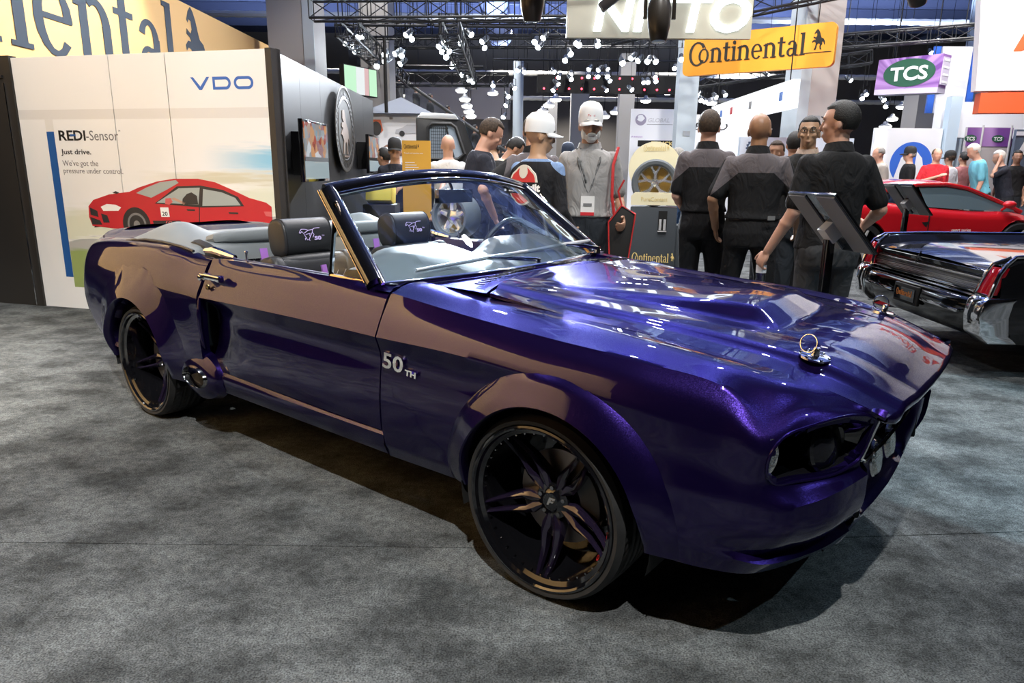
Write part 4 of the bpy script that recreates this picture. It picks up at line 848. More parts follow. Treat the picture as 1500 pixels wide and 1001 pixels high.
for nm, x, s, dish in (('f', 0, -1, .085), ('r', -2.743, -1, .125), ('f', 0, 1, .085), ('r', -2.743, 1, .125)):
    rt = .3165; wh = bpy.data.objects.new('wheel', None); COL.objects.link(wh); wh.parent = car; wh.location = (x, s*.893, .3155)
    wh.rotation_euler = (R(90), 0, 0) if s < 0 else (R(-90), 0, 0)
    if nm in done:
        for o in done[nm]: c = o.copy(); COL.objects.link(c); c.parent = wh
        continue
    done[nm] = []
    for pn, (mb, m) in wheel_mesh(dish).items():
        for q in (mb if isinstance(mb, list) else [mb]): done[nm].append(q.build(pn, m, wh, angle=28 if pn != 'tyre' else 40))
    # centre cap mark, red maker's lettering on the rim barrel, little rim bolts, caliper
    zc = -dish+.0125; b = MB(); b.prism([(-.014,-.012),(-.006,-.012),(-.002,-.002),(.010,-.002),(.013,.004),(.001,.004),(.003,.009),(.017,.009),(.020,.015),(-.004,.015)], zc, zc+.002); done[nm].append(b.build('cap_mark', GREYM, wh))
    b = MB()
    for k in range(40): a = 2*pi*k/40; b.cyl((.2475*cos(a), .2475*sin(a), -.034), (.2475*cos(a), .2475*sin(a), -.026), .0032, n=6)
    for k in range(16): a = 2*pi*k/16; b.cyl((.026*cos(a), .026*sin(a), zc-.002), (.026*cos(a), .026*sin(a), zc+.001), .0015, n=5)
    o = b.build('rim_bolt', DARKCHROME, wh); o['kind'] = 'stuff'; done[nm].append(o)
    if nm == 'f':
        for i, ch in enumerate('FORGIATO'):
            a = R(14-6.2*i); T = M.Rotation(a, 4, 'Z') @ M.Translation((.236, 0, -.05)) @ M.Rotation(-pi/2, 4, 'Z') @ M.Rotation(R(55), 4, 'X') @ M.Translation((-.008, -.01, 0))
            done[nm].append(text(ch, 'rim_lettering', T, .026, RED, wh, .0008, bold=.0008))
    b = MB(); b.rings([[(r*cos(a), r*sin(a), h) for r, h in ((.10,-.10),(.175,-.10),(.18,-.16),(.10,-.16))] for a in [R(-10+8*k) for k in range(9)]]); done[nm].append(b.build('brake_caliper', mat('caliper_black', (.03,.03,.032), .3), wh, bevel=.006))
# ================================================================ other cars, stands, signs
BLK = mat('car_black', (.006, .006, .007), .12, 0, coat=1); REDP = mat('car_red', (.62, .012, .02), .25, .1, coat=1); LENS = mat('red_lens', (.28, .004, .01), .08, 0, coat=1); DGL = mat('dark_glass', (.008,.01,.012), .03, 0, coat=1)
# ---- black slab-sided convertible, tail towards the camera's left; local x forward, y left (away from the camera)
ln = thing('black_car', 'long black slab-sided car with chrome tail and red tail lamps, right of the purple car', 'car', (3.22, 5.60, 0), R(-1.5))
W2 = .93
def xsec(x, zf, zd, tuck=0): # side blade, deck
    return [(x, -W2+.06, .25), (x, -W2, .34), (x, -W2-.012, .60), (x, -W2+.012, zf-.03), (x, -W2+.035, zf), (x, -W2+.10, zf-.005), (x, -W2+.15, zd), (x, -.45, zd+.022), (x, 0, zd+.03), (x, .45, zd+.022), (x, W2-.15, zd), (x, W2-.10, zf-.005), (x, W2-.035, zf), (x, W2-.012, zf-.03), (x, W2+.012, .60), (x, W2, .34), (x, W2-.06, .25)]
G = [[V(p) for p in xsec(x, zf, zd)] for x, zf, zd in ((.055,.80,.74),(.16,.848,.775),(.30,.86,.80),(.8,.865,.815),(1.5,.87,.82),(3,.88,.83),(5.0,.88,.84))]
MB().grid(G).build('body', BLK, ln, angle=30)
b = MB(); b.grid([[V((x, y, z)) for y in (-W2+.12, -.4, 0, .4, W2-.12)] for x, z in ((.17,.782),(.08,.765),(.05,.74),(.06,.70))]); b.build('trunk_edge', BLK, ln)
MB().grid([[V((x, y, z)) for y in (-W2+.10, 0, W2-.10)] for x, z in ((.07,.70),(.03,.645),(.05,.60))]).build('grille_panel', mat('tail_grille', (.30,.28,.25), .3, .9), ln)
b = MB()
for k in range(7): b.box((.034+.004*abs(k-3), 0, .612+.014*k), (.012, 1.62, .003), M.Rotation(0, 3, 'X'))
b.build('grille_slat', mat('dark_chrome'), ln, smooth=False)['kind'] = 'stuff'
for z, x, t in ((.598,.02,.018), (.572,.0,.012)): MB().box((x+.03, 0, z), (.06, 1.70, t)).build('tail_trim', CHROME, ln, bevel=.005)
bp = [(-.02,.555),(-.055,.535),(-.065,.46),(-.04,.40),(-.02,.345),(.03,.285),(.10,.26)]
def bumper(y0, y1, n): 
    b = MB(); b.grid([[V((x+.05*(abs(y)/W2)**4, y, z)) for x, z in [(.06,.562)]+bp] for y in [y0+(y1-y0)*k/n for k in range(n+1)]]); return b
bmp = bumper(-.80, .80, 24).build('bumper', mat('smoked_chrome', (.10,.10,.10), .08, 1.), ln, angle=60)
for y0, y1 in ((-.70,-.22), (.22,.70)): MB().box((-.065, (y0+y1)/2, .455), (.03, y1-y0, .022)).build('bumper_strip', CHROME, bmp, bevel=.006)
MB().box((-.062, .0, .455), (.03, .36, .15)).build('plate_recess', MATT, bmp, bevel=.01)
pl = MB().box((-.080, .0, .455), (.01, .30, .10)).build('number_plate', mat('gloss_black'), bmp, smooth=False); maker_word(frame((-.086, .12, .44), (0, -1, 0), (0, 0, 1)), .032, mat('plate_orange', (.75,.25,.05), .5), bmp, 'plate_letter', 0, .001, width=.24, horse=False)
for s in (-1, 1):
    b = MB(); b.rings([[(x0, s*(W2-.165), z), (x0+.005, s*(W2+.018), z), (x0+.20, s*(W2+.02), z), (x0+.20, s*(W2-.165), z)] for x0, z in ((.02,.27),(-.045,.33),(-.065,.45),(-.05,.55),(-.02,.585))]); b.build('bumper_end', CHROME, ln, bevel=.012, angle=50)
    b = MB(); b.rings([[(x0, s*(W2-w0), z), (x0, s*(W2-.005), z), (x0+.05, s*(W2-.004), z), (x0+.05, s*(W2-w0), z)] for x0, z, w0 in ((-.005,.60,.155),(.035,.74,.125),(.05,.785,.115))]); b.build('tail_lamp', LENS, ln, bevel=.006)
    MB().tube([(-.01, s*(W2+.004), .592), (.03, s*(W2+.004), .74), (.07, s*(W2-.002), .805), (.14, s*(W2-.03), .855), (.5, s*(W2-.035), .868), (5, s*(W2-.035), .884)], .014, 8).build('fender_trim', CHROME, ln)
    MB().tube([(-.006, s*(W2-.165), .592), (.03, s*(W2-.135), .74), (.06, s*(W2-.12), .80), (.14, s*(W2-.07), .85)], .012, 8).build('lamp_frame', CHROME, ln)
    MB().tube([(-.0, s*(W2-.165), .592), (-.0, s*W2, .592)], .012, 8).build('lamp_frame', CHROME, ln)
    for x in (1.2, 4.3):
        T = M.Translation((x, s*.86, .34)) @ M.Rotation(R(90), 4, 'X'); wv = MB().lathe([(.2,-.1),(.34,-.1),(.345,0),(.34,.1),(.2,.1),(.2,-.1)], 32, T).build('tyre', RUBBER, ln); MB().lathe([(0,.0),(.2,.06),(.21,-.06),(0,0)], 24, T).build('hub_cap', CHROME, wv)
b = MB(); b.prism([(.0,.05),(.008,.008),(.04,0),(.008,-.008),(0,-.05),(-.008,-.008),(-.04,0),(-.008,.008)], 0, .012, frame((.058, .12, .735), (0, -1, 0), (.3, 0, 1))); b.build('star_emblem', CHROME, ln)
# ---- red mid-engined sports car behind it, nose to the right
rc = thing('red_sports_car', 'low red sports car with black side windows behind the long black car', 'car', (6.33, 11.6, 0), R(8)); rc.scale = (.97, .97, .985)
def rsec(x, w_, zb, zs, zt, k): return [(x, -w_+.06, .16), (x, -w_, .32), (x, -w_-.01, .55), (x, -w_+.02, zs-.08), (x, -w_+.10, zs), (x, -w_*k, zt), (x, 0, zt+.02)]
RS = [(-2.25,.80,0,.80,.86,.6),(-2.1,.88,0,.90,.98,.6),(-1.5,.98,0,.98,1.02,.62),(-1.0,.98,0,.97,1.04,.62),(-.4,.95,0,.92,.93,.62),(.5,.94,0,.86,.87,.62),(1.2,.95,0,.84,.80,.6),(1.7,.93,0,.72,.70,.6),(2.15,.80,0,.55,.58,.6),(2.30,.6,0,.46,.48,.6)]
h_ = net([rsec(*r) for r in RS], .06, lb=(3, 4)); G = [r+[V((p.x, -p.y, p.z)) for p in r[-2::-1]] for r in h_]
for wx in (-1.36, 1.29): pass
cutf = lambda p: any((p.x-wx)**2+(p.z-.345)**2 < .39**2 and abs(p.y) > .6 for wx in (-1.36, 1.29))
shell(G, 'body', REDP, rc, cutf, .03, lambda p: p if False else (lambda wx: V((wx+(p.x-wx)/max(1e-4, sqrt((p.x-wx)**2+(p.z-.345)**2))*.39, p.y, .345+(p.z-.345)/max(1e-4, sqrt((p.x-wx)**2+(p.z-.345)**2))*.39)))(-1.36 if p.x < 0 else 1.29), out=(0, 0, 1))
ROOF = [[(-1.75,-.66,1.01),(-1.75,-.60,1.03),(-1.75,-.3,1.04),(-1.75,0,1.05)],[(-1.1,-.68,1.12),(-1.1,-.60,1.20),(-1.1,-.3,1.23),(-1.1,0,1.235)],[(-.4,-.70,1.24),(-.4,-.60,1.29),(-.4,-.3,1.31),(-.4,0,1.315)],[(.1,-.70,1.25),(.1,-.60,1.285),(.1,-.3,1.31),(.1,0,1.315)],[(.45,-.72,1.19),(.45,-.63,1.215),(.45,-.3,1.24),(.45,0,1.25)]]
h_ = net(ROOF, .05); MB().grid([r+[V((p.x, -p.y, p.z)) for p in r[-2::-1]] for r in h_]).build('roof', REDP, rc)
h_ = net([[(.45,-.70,1.19),(.45,-.3,1.235),(.45,0,1.245)],[(.95,-.76,1.01),(.95,-.35,1.06),(.95,0,1.07)],[(1.35,-.80,.83),(1.38,-.4,.86),(1.40,0,.87)]], .08); MB().grid([r+[V((p.x, -p.y, p.z)) for p in r[-2::-1]] for r in h_]).build('windscreen', DGL, rc)
for s in (-1, 1):
    MB().tube([(1.38, s*.81, .85), (.95, s*.77, 1.02), (.45, s*.72, 1.20), (.1, s*.71, 1.255), (-.4, s*.71, 1.245), (-1.1, s*.70, 1.12), (-1.75, s*.70, 1.01)], .035, 8).build('roof_rail', REDP, rc)
    MB().grid([[V((-1.55, s*.74, .99)), V((-1.1, s*.70, 1.10)), V((-.48, s*.70, 1.22))], [V((-1.5, s*.80, .975)), V((-1.05, s*.83, .965)), V((-.40, s*.845, .93))]]).build('quarter_window', DGL, rc)
    MB().grid([[V((-.38, s*.705, 1.235)), V((.1, s*.705, 1.245)), V((.45, s*.72, 1.19)), V((.95, s*.77, 1.01)), V((1.25, s*.805, .88))], [V((-.28, s*.85, .92)), V((.1, s*.85, .90)), V((.45, s*.85, .885)), V((.95, s*.85, .86)), V((1.25, s*.83, .855))]]).build('side_window', mat('side_glass', (.10,.14,.16), .03, 0, coat=1), rc)
    b = MB(); b.ell((1.0, s*.99, .97), (.10,.09,.06)); b.tube([(1.0,s*.85,.88),(1.0,s*.96,.95)], .02); b.build('mirror', REDP, rc)
    b = MB(); b.add([(-.42, s*.955, .70), (-.30, s*.955, .71), (-.33, s*.957, .62)], [(0,1,2)]); b.build('side_vent', MATT, rc)
    MB().box((-.30, s*.952, .58), (.008, .02, .5)).build('door_gap', MATT, rc, smooth=False)
    text('SUPERCAR' if False else 'sport series', 'door_script', frame((.1, -.962, .56), (1,0,0), (0,0,1)), .07, mat('print_white'), rc, .002) if s < 0 else None
    b = MB(); b.grid([[V((-1.95,s*.93,.93)), V((-1.2,s*.86,.985))],[V((-1.9,s*.96,.91)), V((-1.0,s*.90,.95))]]); b.build('intake', MATT, rc)
    for x in (-1.36, 1.29):
        T = M.Translation((x, s*.87, .345)) @ M.Rotation(R(90 if s < 0 else -90), 4, 'X'); wv = MB().lathe([(.25,-.12),(.33,-.12),(.345,-.09),(.345,.07),(.33,.09),(.25,.09)], 36, T).build('tyre', RUBBER, rc)
        b = MB(); [b.tube([(.05*cos(a),.05*sin(a),.05),(.245*cos(a),.245*sin(a),.08)], [.03,.02], 6, T=T) for a in [2*pi*k/5 for k in range(5)]]; b.lathe([(0,.07),(.06,.06),(.06,.0)], 16, T); b.build('alloy_wheel', mat('steel', (.5,.5,.5), .3, 1.), wv)
MB().box((-.1, 0, .40), (3.9, 1.5, .45)).build('underbody', MATT, rc, smooth=False)
# ---- tilted information stands
def infostand(name, label, loc, rz, group=None):
    """black pole stand with a tilted panel; local +y is the side the panel is read from"""
    t = thing(name, label, 'sign stand', loc, rz, group); tilt = M.Translation((0, 0, 1.12)) @ M.Rotation(R(-52+90), 4, 'X')
    T = frame((0, .0, 1.125), (1, 0, 0), (0, -.68, .73))
    MB().lathe([(0,0),(.20,0),(.205,.006),(.20,.014),(.03,.02),(0,.02)], 36).build('base', BLK, t); MB().box((0, 0, .52), (.045, .045, 1.02)).build('pole', BLK, t, bevel=.004)
    p = MB().box((0, 0, 0), (.42, .425, .016), T=T).build('panel', BLK, t, bevel=.003)
    for x in (-.125, .125): MB().box((x, 0, .012), (.15, .40, .010), T=T).build('back_sheet', mat('sheet_grey', (.20,.21,.225), .75, spec=.2), p, smooth=False)
    MB().box((0, -.04, .04), (.07, .10, .07), T=T).build('bracket', mat('steel'), t, bevel=.004); return t
infostand('info_stand', 'black pole stand with tilted panel seen from behind, beside the man holding a bottle', (1.745, 3.93, 0), R(-78))
infostand('info_stand', 'darker tilted sign stand in front of the red sports car', (4.15, 7.6, 0), R(-78))
# ---- tyre display
td = thing('tyre_display', 'grey display plinth with gold lettering carrying a tyre on a cream round board', 'display stand', (1.95, 10.0, 0), R(-11))
PLG = mat('plinth_grey', (.055, .065, .075), .5); CREAM = mat('cream_board', (.86, .80, .55), .45); GOLD = mat('gold_letter', (.85,.65,.25), .4)
pls = MB().box((0, .25, .445), (.64, .50, .89)).build('plinth', PLG, td, bevel=.004); MB().box((.37, .28, .32), (.10, .44, .64)).build('side_plinth', PLG, td, bevel=.004)
b = MB(); b.prism([(-.32,.92),(.32,.92),(.32,1.04),(.27,1.09),(-.27,1.09),(-.32,1.04)], (.17), .26, frame((0,.255,0), (1,0,0), (0,0,1))); b.build('header', CREAM, td, smooth=False)
b = MB(); b.lathe([(0,0),(.365,0),(.365,.04),(0,.04)], 48, frame((-.02,.36,1.42), (1,0,0), (0,0,1))); b.build('round_board', CREAM, td); text('PureContact', 'header_lettering', frame((-.18,-.008,.975), (1,0,0), (0,0,1)), .08, mat('gold_pale', (.75,.6,.25), .4), td, .001, .36)
maker_word(frame((-.19,.315,1.66), (1,0,0), (0,0,1)), .05, mat('gold_pale'), td, 'board_letter', 0, .002, width=.36)
MB().box((.13, -.002, .70), (.12, .012, .29)).build('slot', MATT, td, smooth=False); b = MB(); b.cyl((.10,-.012,.58),(.10,-.012,.73), .018); b.cyl((.16,-.012,.58),(.16,-.012,.73), .018); b.box((.13,-.012,.565), (.12,.03,.015)); b.build('slot_rail', mat('steel'), td)
maker_word(frame((-.27,-.006,.13), (1,0,0), (0,0,1)), .085, GOLD, td, 'plinth_letter', 0, .004, width=.60)
def tyre(name, label, loc, rz, parent=None, holder=None, R_=.325):
    t = thing(name, label, 'tyre', loc, rz); T = frame((0,0,0), (1,0,0), (0,0,1))
    ty = MB().lathe([(R_*.74,.06),(R_*.80,.085),(R_*.92,.088),(R_*.985,.07),(R_,.04),(R_,-.08),(R_*.95,-.11),(R_*.74,-.11)], 56, T).build('tyre', mat('show_tyre', (.10,.115,.13), .55), t)
    wv = MB().lathe([(R_*.745,.06),(R_*.72,.066),(R_*.69,.04),(R_*.66,-.06)], 48, T).build('rim', mat('silver_rim', (.72,.74,.76), .25, .9), t)
    for k in range(5):
        for d in (-.16, .16):
            a = 2*pi*k/5+pi/2; MB().tube([(.05*cos(a), .05*sin(a), .02), (.115*cos(a), .115*sin(a), .028), (R_*.70*cos(a+d*1.6), R_*.70*sin(a+d*1.6), .042)], [.032,.024,.019], 6, T=T).build('spoke', mat('silver_rim'), wv)
    MB().lathe([(0,.035),(.03,.034),(.06,.02),(.06,-.02)], 24, T).build('hub', mat('silver_rim'), wv); MB().lathe([(0,-.04),(R_*.66,-.04)], 40, T).build('gold_disc', mat('gold_back', (.45,.28,.06), .4), t); return t
tyre('tyre_on_show', 'tyre on silver ten-spoke wheel standing on the grey plinth with gold lettering', (1.985, 10.206, 1.219), R(-11))
# wheel on a folding stand beyond the purple car, seen through its windscreen
ws_ = thing('wheel_stand', 'folding metal stand with yellow feet seen through the windscreen', 'stand', (-.40, 5.42, 0)); b = MB(); b.tube([(-.22,0,0),(.18,.0,.45),(-.12,0,.80)], .018, 6); b.tube([(.22,0.04,0),(-.18,.04,.45),(.12,.04,.80)], .018, 6); b.build('scissor_leg', mat('steel'), ws_)
MB().box((.0,.02,.83), (.34,.22,.05)).build('tray', mat('steel'), ws_, bevel=.006); 
for x in (-.22, .22): MB().box((x, .02, .02), (.16,.10,.04)).build('foot', mat('yellow', (.75,.6,.08), .5), ws_, bevel=.006)
tyre('wheel_on_show', 'silver wheel on the folding stand, seen through the windscreen', (-.44, 5.42, 1.035), R(-30), R_=.17)
yb = thing('yellow_device', 'yellow topped black machine seen through the windscreen left of the orange sign', 'machine', (-1.45, 7.9, 0)); MB().box((0,0,.5), (.35,.35,1.0)).build('cabinet', BWD, yb, bevel=.01); MB().box((0,-.02,1.12), (.28,.30,.24), M.Rotation(R(-15),3,'X')).build('head', mat('yellow'), yb, bevel=.02)
# orange stand-up sign
os_ = thing('orange_sign', 'upright orange sign with small black lettering in front of the truck cab', 'sign', (-1.03, 7.7, 0), R(4)); OS = mat('orange_board', (.72,.38,.05), .5)
MB().prism([(-.15,.45),(.12,.45),(.15,.50),(.15,1.665),(-.15,1.665)], -.006, .006, frame((0,0,0),(1,0,0),(0,0,1))).build('board', OS, os_, smooth=False); MB().box((0,.02,.42),(.30,.06,.84)).build('stand_leg', BWD, os_, smooth=False)
maker_word(frame((-.13,-.008,1.585),(1,0,0),(0,0,1)), .028, INK, os_, 'sign_letter', 0, .001, width=.16); text('Tread and traction test', 'small_print', frame((-.13,-.008,1.53),(1,0,0),(0,0,1)), .02, PWH, os_, .0005, .20)
for k in range(4): MB().box((-.07+.01*k, -.008, 1.44-.025*k), (.10+.02*k, .001, .006)).build('small_print', PWH, os_, smooth=False)
# truck cab
tk = thing('truck_cab', 'dark grey truck cab with mesh behind its side window', 'truck', (-1.05, 11.0, 0), R(6)); TKM = mat('truck_grey', (.022,.022,.023), .3, coat=1); T = frame((0,0,0),(1,0,0),(0,0,1))
prof = [(-.42,.45),(.75,.45),(.78,1.30),(.52,1.42),(.30,2.06),(.18,2.14),(-.36,2.16),(-.42,2.10)]
b = MB(); b.prism(prof, -1.5, -.02, T); b.build('cab', TKM, tk, bevel=.03); b = MB(); b.prism([(-.40,2.10),(.22,2.09),(.16,2.17),(-.34,2.19)], -1.5, .01, T); b.build('roof_cap', mat('truck_silver', (.55,.57,.58), .3, .5), tk, bevel=.02)
b = MB(); fr = [(-.24,1.52),(.20,1.52),(.30,1.60),(.17,1.98),(.10,2.03),(-.18,2.03),(-.24,1.98)]; b.tube([(x, -.01, z) for x, z in fr], .03, 6, True); b.build('window_frame', RUBBER, tk); flat('side_window', fr, mat('truck_glass', (.30,.36,.42), .1), tk, T, -.014, .002)
b = MB()
for k in range(9): b.box((-.19+.03*k, -.012, 1.76), (.006,.004,.44)); b.box((-.07, -.012, 1.60+.045*k), (.26,.004,.006))
b.build('window_mesh', MATT, tk, smooth=False)['kind'] = 'stuff'
MB().tube([(.02,-.012,2.02),(.14,-.012,1.55)], .014, 6).build('window_bar', RUBBER, tk); MB().grid([[V((.30,.02,2.05)),V((.30,1.5,2.05))],[V((.53,.02,1.43)),V((.53,1.5,1.43))]]).build('windscreen', mat('screen_pale', (.6,.68,.72), .1), tk)
flat('door_sign', [(-.05,1.15),(.18,1.15),(.18,1.36),(-.05,1.36)], mat('sign_white', (.75,.8,.85), .5), tk, T, .022, .002); text('2', 'door_number', frame((.02,-.026,1.19),(1,0,0),(0,0,1)), .16, INK, tk, .001)
for x in (-.1, .55): MB().lathe([(0,.04),(.25,.05),(.42,.06),(.45,0),(.42,-.2),(0,-.2)], 30, frame((x,.1,.45),(1,0,0),(0,0,1))).build('tyre', RUBBER, tk)
# printed car posters wall and its grey canopy
pw = thing('poster_wall', 'white display wall printed with cars under a grey canopy peak', 'display wall', (-2.15, 13.0, 0), R(0)); T = frame((0,-.045,0),(1,0,0),(0,0,1)); MB().box((0,0,1.15),(1.2,.08,2.3)).build('wall', mat('wall_white', (.82,.83,.86), .5), pw, smooth=False)
flat('printed_fender', [(-.58,1.98),(-.2,1.98),(-.16,2.02),(-.2,2.2),(-.58,2.2)], mat('print_orange', (.75,.16,.06), .5), pw, T); flat('printed_tyre', [(-.28+.09*cos(a*.26), 2.05+.12*sin(a*.26)) for a in range(24)], PDK, pw, T, .003)
for nm, x, z, k, m in (('printed_car', .02, 1.66, .40, mat('print_bronze', (.25,.14,.11), .5)), ('printed_car', .35, 2.03, .30, mat('print_silver', (.55,.56,.6), .5)), ('printed_car', .15, 1.36, .36, mat('print_blue', (.15,.25,.5), .5))):
    flat(nm, [(x+k*px, z+k*pz) for px, pz in ((-1,-.2),(-.95,.02),(-.6,.12),(-.3,.3),(.25,.32),(.6,.15),(.95,.08),(1,-.18))], m, pw, T, .003)
    for q in (-.6, .6): flat('printed_wheel', [(x+k*(q+.16*cos(a*.4)), z+k*(-.2+.16*sin(a*.4))) for a in range(16)], PDK, pw, T, .004)
b = MB(); b.add([(-.55,-.2,2.30),(.75,-.2,2.30),(.1,.4,2.62),(-.55,1.0,2.30),(.75,1.0,2.30)], [(0,1,2),(1,4,2),(4,3,2),(3,0,2)]); b.build('canopy', mat('canopy_grey', (.16,.18,.22), .7), pw, smooth=False); MB().cyl((-.05,-.3,2.3),(-.05,-.3,3.5),.03).build('mast', MATT, pw)
# escalator
es = thing('escalator', 'escalator with glass sides sloping down to the right, crowded with riders', 'escalator', (0, 24, 0)); P0, P1 = V((-5.2,0,4.35)), V((.1,0,.9)); d = P1-P0
b = MB(); b.add([P0+V((0,-.5,-.5)),P1+V((0,-.5,-.5)),P1+V((0,-.5,0)),P0+V((0,-.5,0)),P0+V((0,.7,-.5)),P1+V((0,.7,-.5)),P1+V((0,.7,0)),P0+V((0,.7,0))], [(0,1,2,3),(7,6,5,4),(0,4,5,1),(3,2,6,7),(1,5,6,2),(0,3,7,4)]); b.build('truss_side', mat('escalator_grey', (.45,.44,.42), .5), es, smooth=False)
for y in (-.5, .7): MB().grid([[P0+V((0,y,0)),P1+V((0,y,0))],[P0+V((0,y,.75)),P1+V((0,y,.75))]]).build('glass_side', CLEAR, es, smooth=False); MB().tube([P0+V((0,y,.80)),P1+V((0,y,.80))], .05, 8).build('handrail', mat('handrail', (.12,.12,.11), .4), es)
b = MB(); b.add([P0+V((.9,-.56,-1.6)),P0+V((2.9,-.56,-1.75)),P0+V((.9,-.56,-.45))], [(0,1,2)])
flat('red_banner', [(-3.65,1.9),(-1.6,1.9),(-3.65,3.25)], mat('banner_red', (.55,.05,.05), .6), es, frame((0,-.55,0),(1,0,0),(0,0,1)), .0, .01); flat('banner_oval', [(-3.1+.42*cos(a*.3), 2.55+.10*sin(a*.3)) for a in range(21)], mat('print_silver'), es, frame((0,-.57,0),(1,0,0),(0,0,1)), 0, .01)
MB().box((-5.4,1.5,2.0),(2.6,.3,4.0)).build('support_wall', COLG, es, smooth=False); MB().box((-6.4,1.2,2.0),(5.0,2.6,.4)).build('landing', COLG, es, smooth=False)
# ---- hanging signs
hs = thing('hanging_sign', 'orange hanging sign with black maker lettering and prancing horse', 'sign', (3.005, 13.5, 3.04), atan2(-1.5, 2.05)); L_ = sqrt(2.05**2+1.5**2); H_ = .665
rc_ = [(x+(.09*cos(R(a)) ), z+.09*sin(R(a))) for x, z, a0 in ((L_-.09,.09,-90),(L_-.09,H_-.09,0),(.09,H_-.09,90),(.09,.09,180)) for a in range(a0, a0+91, 15)]
T = frame((0,0,0),(1,0,0),(0,0,1)); MB().prism(rc_, -.12, 0, T).build('board', mat('hanging_orange', (.88,.36,.03), .5), hs, smooth=False); maker_word(T @ M.Translation((.10,.20,0)), .235, INK, hs, 'sign_letter', 0, .006, line=True, width=L_-.22)  # plain orange board colour without any glow
for x in (.3, L_-.3): MB().cyl((x,.06,H_),(x,.06,6.1),.008,n=6).build('wire', MATT, hs)
tc_ = thing('hanging_sign', 'purple box sign with white letters in a green oval hanging high', 'sign', (8.75, 18.2, 3.36), R(-50)); tc_.scale = (.79, 1, 1); T = frame((0,0,0),(1,0,0),(0,0,1))
def raymat():
    m = bpy.data.materials.new('purple_rays'); m.use_nodes = True; nt = m.node_tree; b = nt.nodes['Principled BSDF']; L = nt.links.new; tc = nt.nodes.new('ShaderNodeTexCoord'); mp = nt.nodes.new('ShaderNodeMapping'); mp.inputs['Location'].default_value = (-.9,0,-.34); L(tc.outputs['Object'], mp.inputs[0]); mp.inputs['Rotation'].default_value = (R(-90),0,0)
    g = nt.nodes.new('ShaderNodeTexGradient'); g.gradient_type = 'RADIAL'; L(mp.outputs[0], g.inputs[0]); n = nt.nodes.new('ShaderNodeTexNoise'); n.noise_dimensions = '1D'; n.inputs['Scale'].default_value = 22; L(g.outputs['Fac'], n.inputs['W']); r = nt.nodes.new('ShaderNodeValToRGB'); e = r.color_ramp.elements; e[0].position = .35; e[0].color = (.16,.05,.26,1); e[1].position = .68; e[1].color = (.48,.28,.58,1); L(n.outputs['Fac'], r.inputs[0]); L(r.outputs[0], b.inputs['Base Color']); return m
RAY = raymat(); MB().prism([(0,0),(1.80,-.04),(1.84,.68),(.03,.68)], -.45, 0, T).build('box', RAY, tc_, smooth=False); MB().prism([(0,-.12),(1.80,-.16),(1.80,-.04),(0,0)], -.45, .0, T).build('lower_rim', mat('rim_lilac', (.55,.5,.6), .5), tc_, smooth=False)
OVG = mat('oval_green', (.03,.10,.06), .3); flat('oval', [(.95+.73*cos(a*.157), .33+.31*sin(a*.157)) for a in range(40)], OVG, tc_, T, .002, .01); text('TCS', 'sign_letter', T @ M.Translation((.42,.17,.016)), .42, mat('letter_white', (.8,.8,.8), .4), tc_, .004, 1.06, bold=.012)
MB().box((1.835,.22,.32),(.03,.40,.60)).build('side_print', mat('rim_lilac'), tc_, smooth=False)
for k in range(4): MB().box((1.852,.22,.08+.16*k),(.01,.30,.05)).build('side_lettering', mat('letter_white'), tc_, smooth=False)
for x in (.4, 1.5): MB().cyl((x,.22,.6),(x,.22,5.7),.01,n=6).build('wire', MATT, tc_)
mx = thing('hanging_banner', 'big white hanging banner with orange italic lettering at right', 'sign', (7.98, 13.0, 2.80), R(-14)); T = frame((0,0,0),(1,0,0),(0,0,1))
lft = [(.03-.075*k+.0*k*k+.06*(1-(k/4-1)**2), k*.58) for k in range(0, 9)]
MB().prism([(5.0,0),(5.0,4.6)]+[(x*1., z) for x, z in lft[::-1]], -.25, 0, T).build('fabric', mat('banner_white', (.86,.84,.83), .7), mx, smooth=False); text('MAXXIS', 'banner_letter', T @ M.Translation((.50,.64,.002)), .55, mat('orange_letter', (.85,.13,.02), .5), mx, .004, 3.3, bold=.012, shear=.25)
MB().box((2.72,.14,-.20),(5.2,.28,.34)).build('orange_band', mat('orange_band', (.72,.10,.02), .5), mx, smooth=False)
for x in (.6, 4.4): MB().cyl((x,.12,4.5),(x,.12,6.3),.012,n=6).build('wire', MATT, mx)
ni = thing('lit_sign', 'glowing white letters on a cream sign at the top of the picture', 'sign', (.80, 12.0, 3.42), R(-1)); T = frame((0,0,0),(1,0,0),(0,0,1)); MB().box((1.45,.06,.48),(2.9,.10,.96)).build('sign_back', mat('cream_back', (.35,.34,.28), .6), ni, smooth=False)
text('NITTO', 'glow_letter', T @ M.Translation((.42,.11,.01)), .72, emat('glow_white', (.85,.95,1), 4.0), ni, .02, 2.45, bold=.02, shear=.15)
for x in (.5, 2.4): MB().cyl((x,.06,.95),(x,.06,5.6),.01,n=6).build('wire', MATT, ni)
ls = thing('lit_sign', 'long bright white box sign slanting back behind the bald man', 'sign', (4.56, 12.0, 2.40), R(88.8)); MB().box((2.6,.05,.22),(5.2,.12,.44)).build('light_box', emat('sign_glow', (.93,.96,1), 1.3), ls, smooth=False)
for x, c_ in ((4.3, VDO), (3.5, PR), (2.2, PGY), (.5, VDO)): MB().box((x,.113,.22),(.16,.004,.14)).build('faint_logo', c_, ls, smooth=False)
for x in (.3, 4.9): MB().cyl((x,.05,.44),(x,.05,6.1),.01,n=6).build('wire', MATT, ls)
WW = mat('wall_white'); 
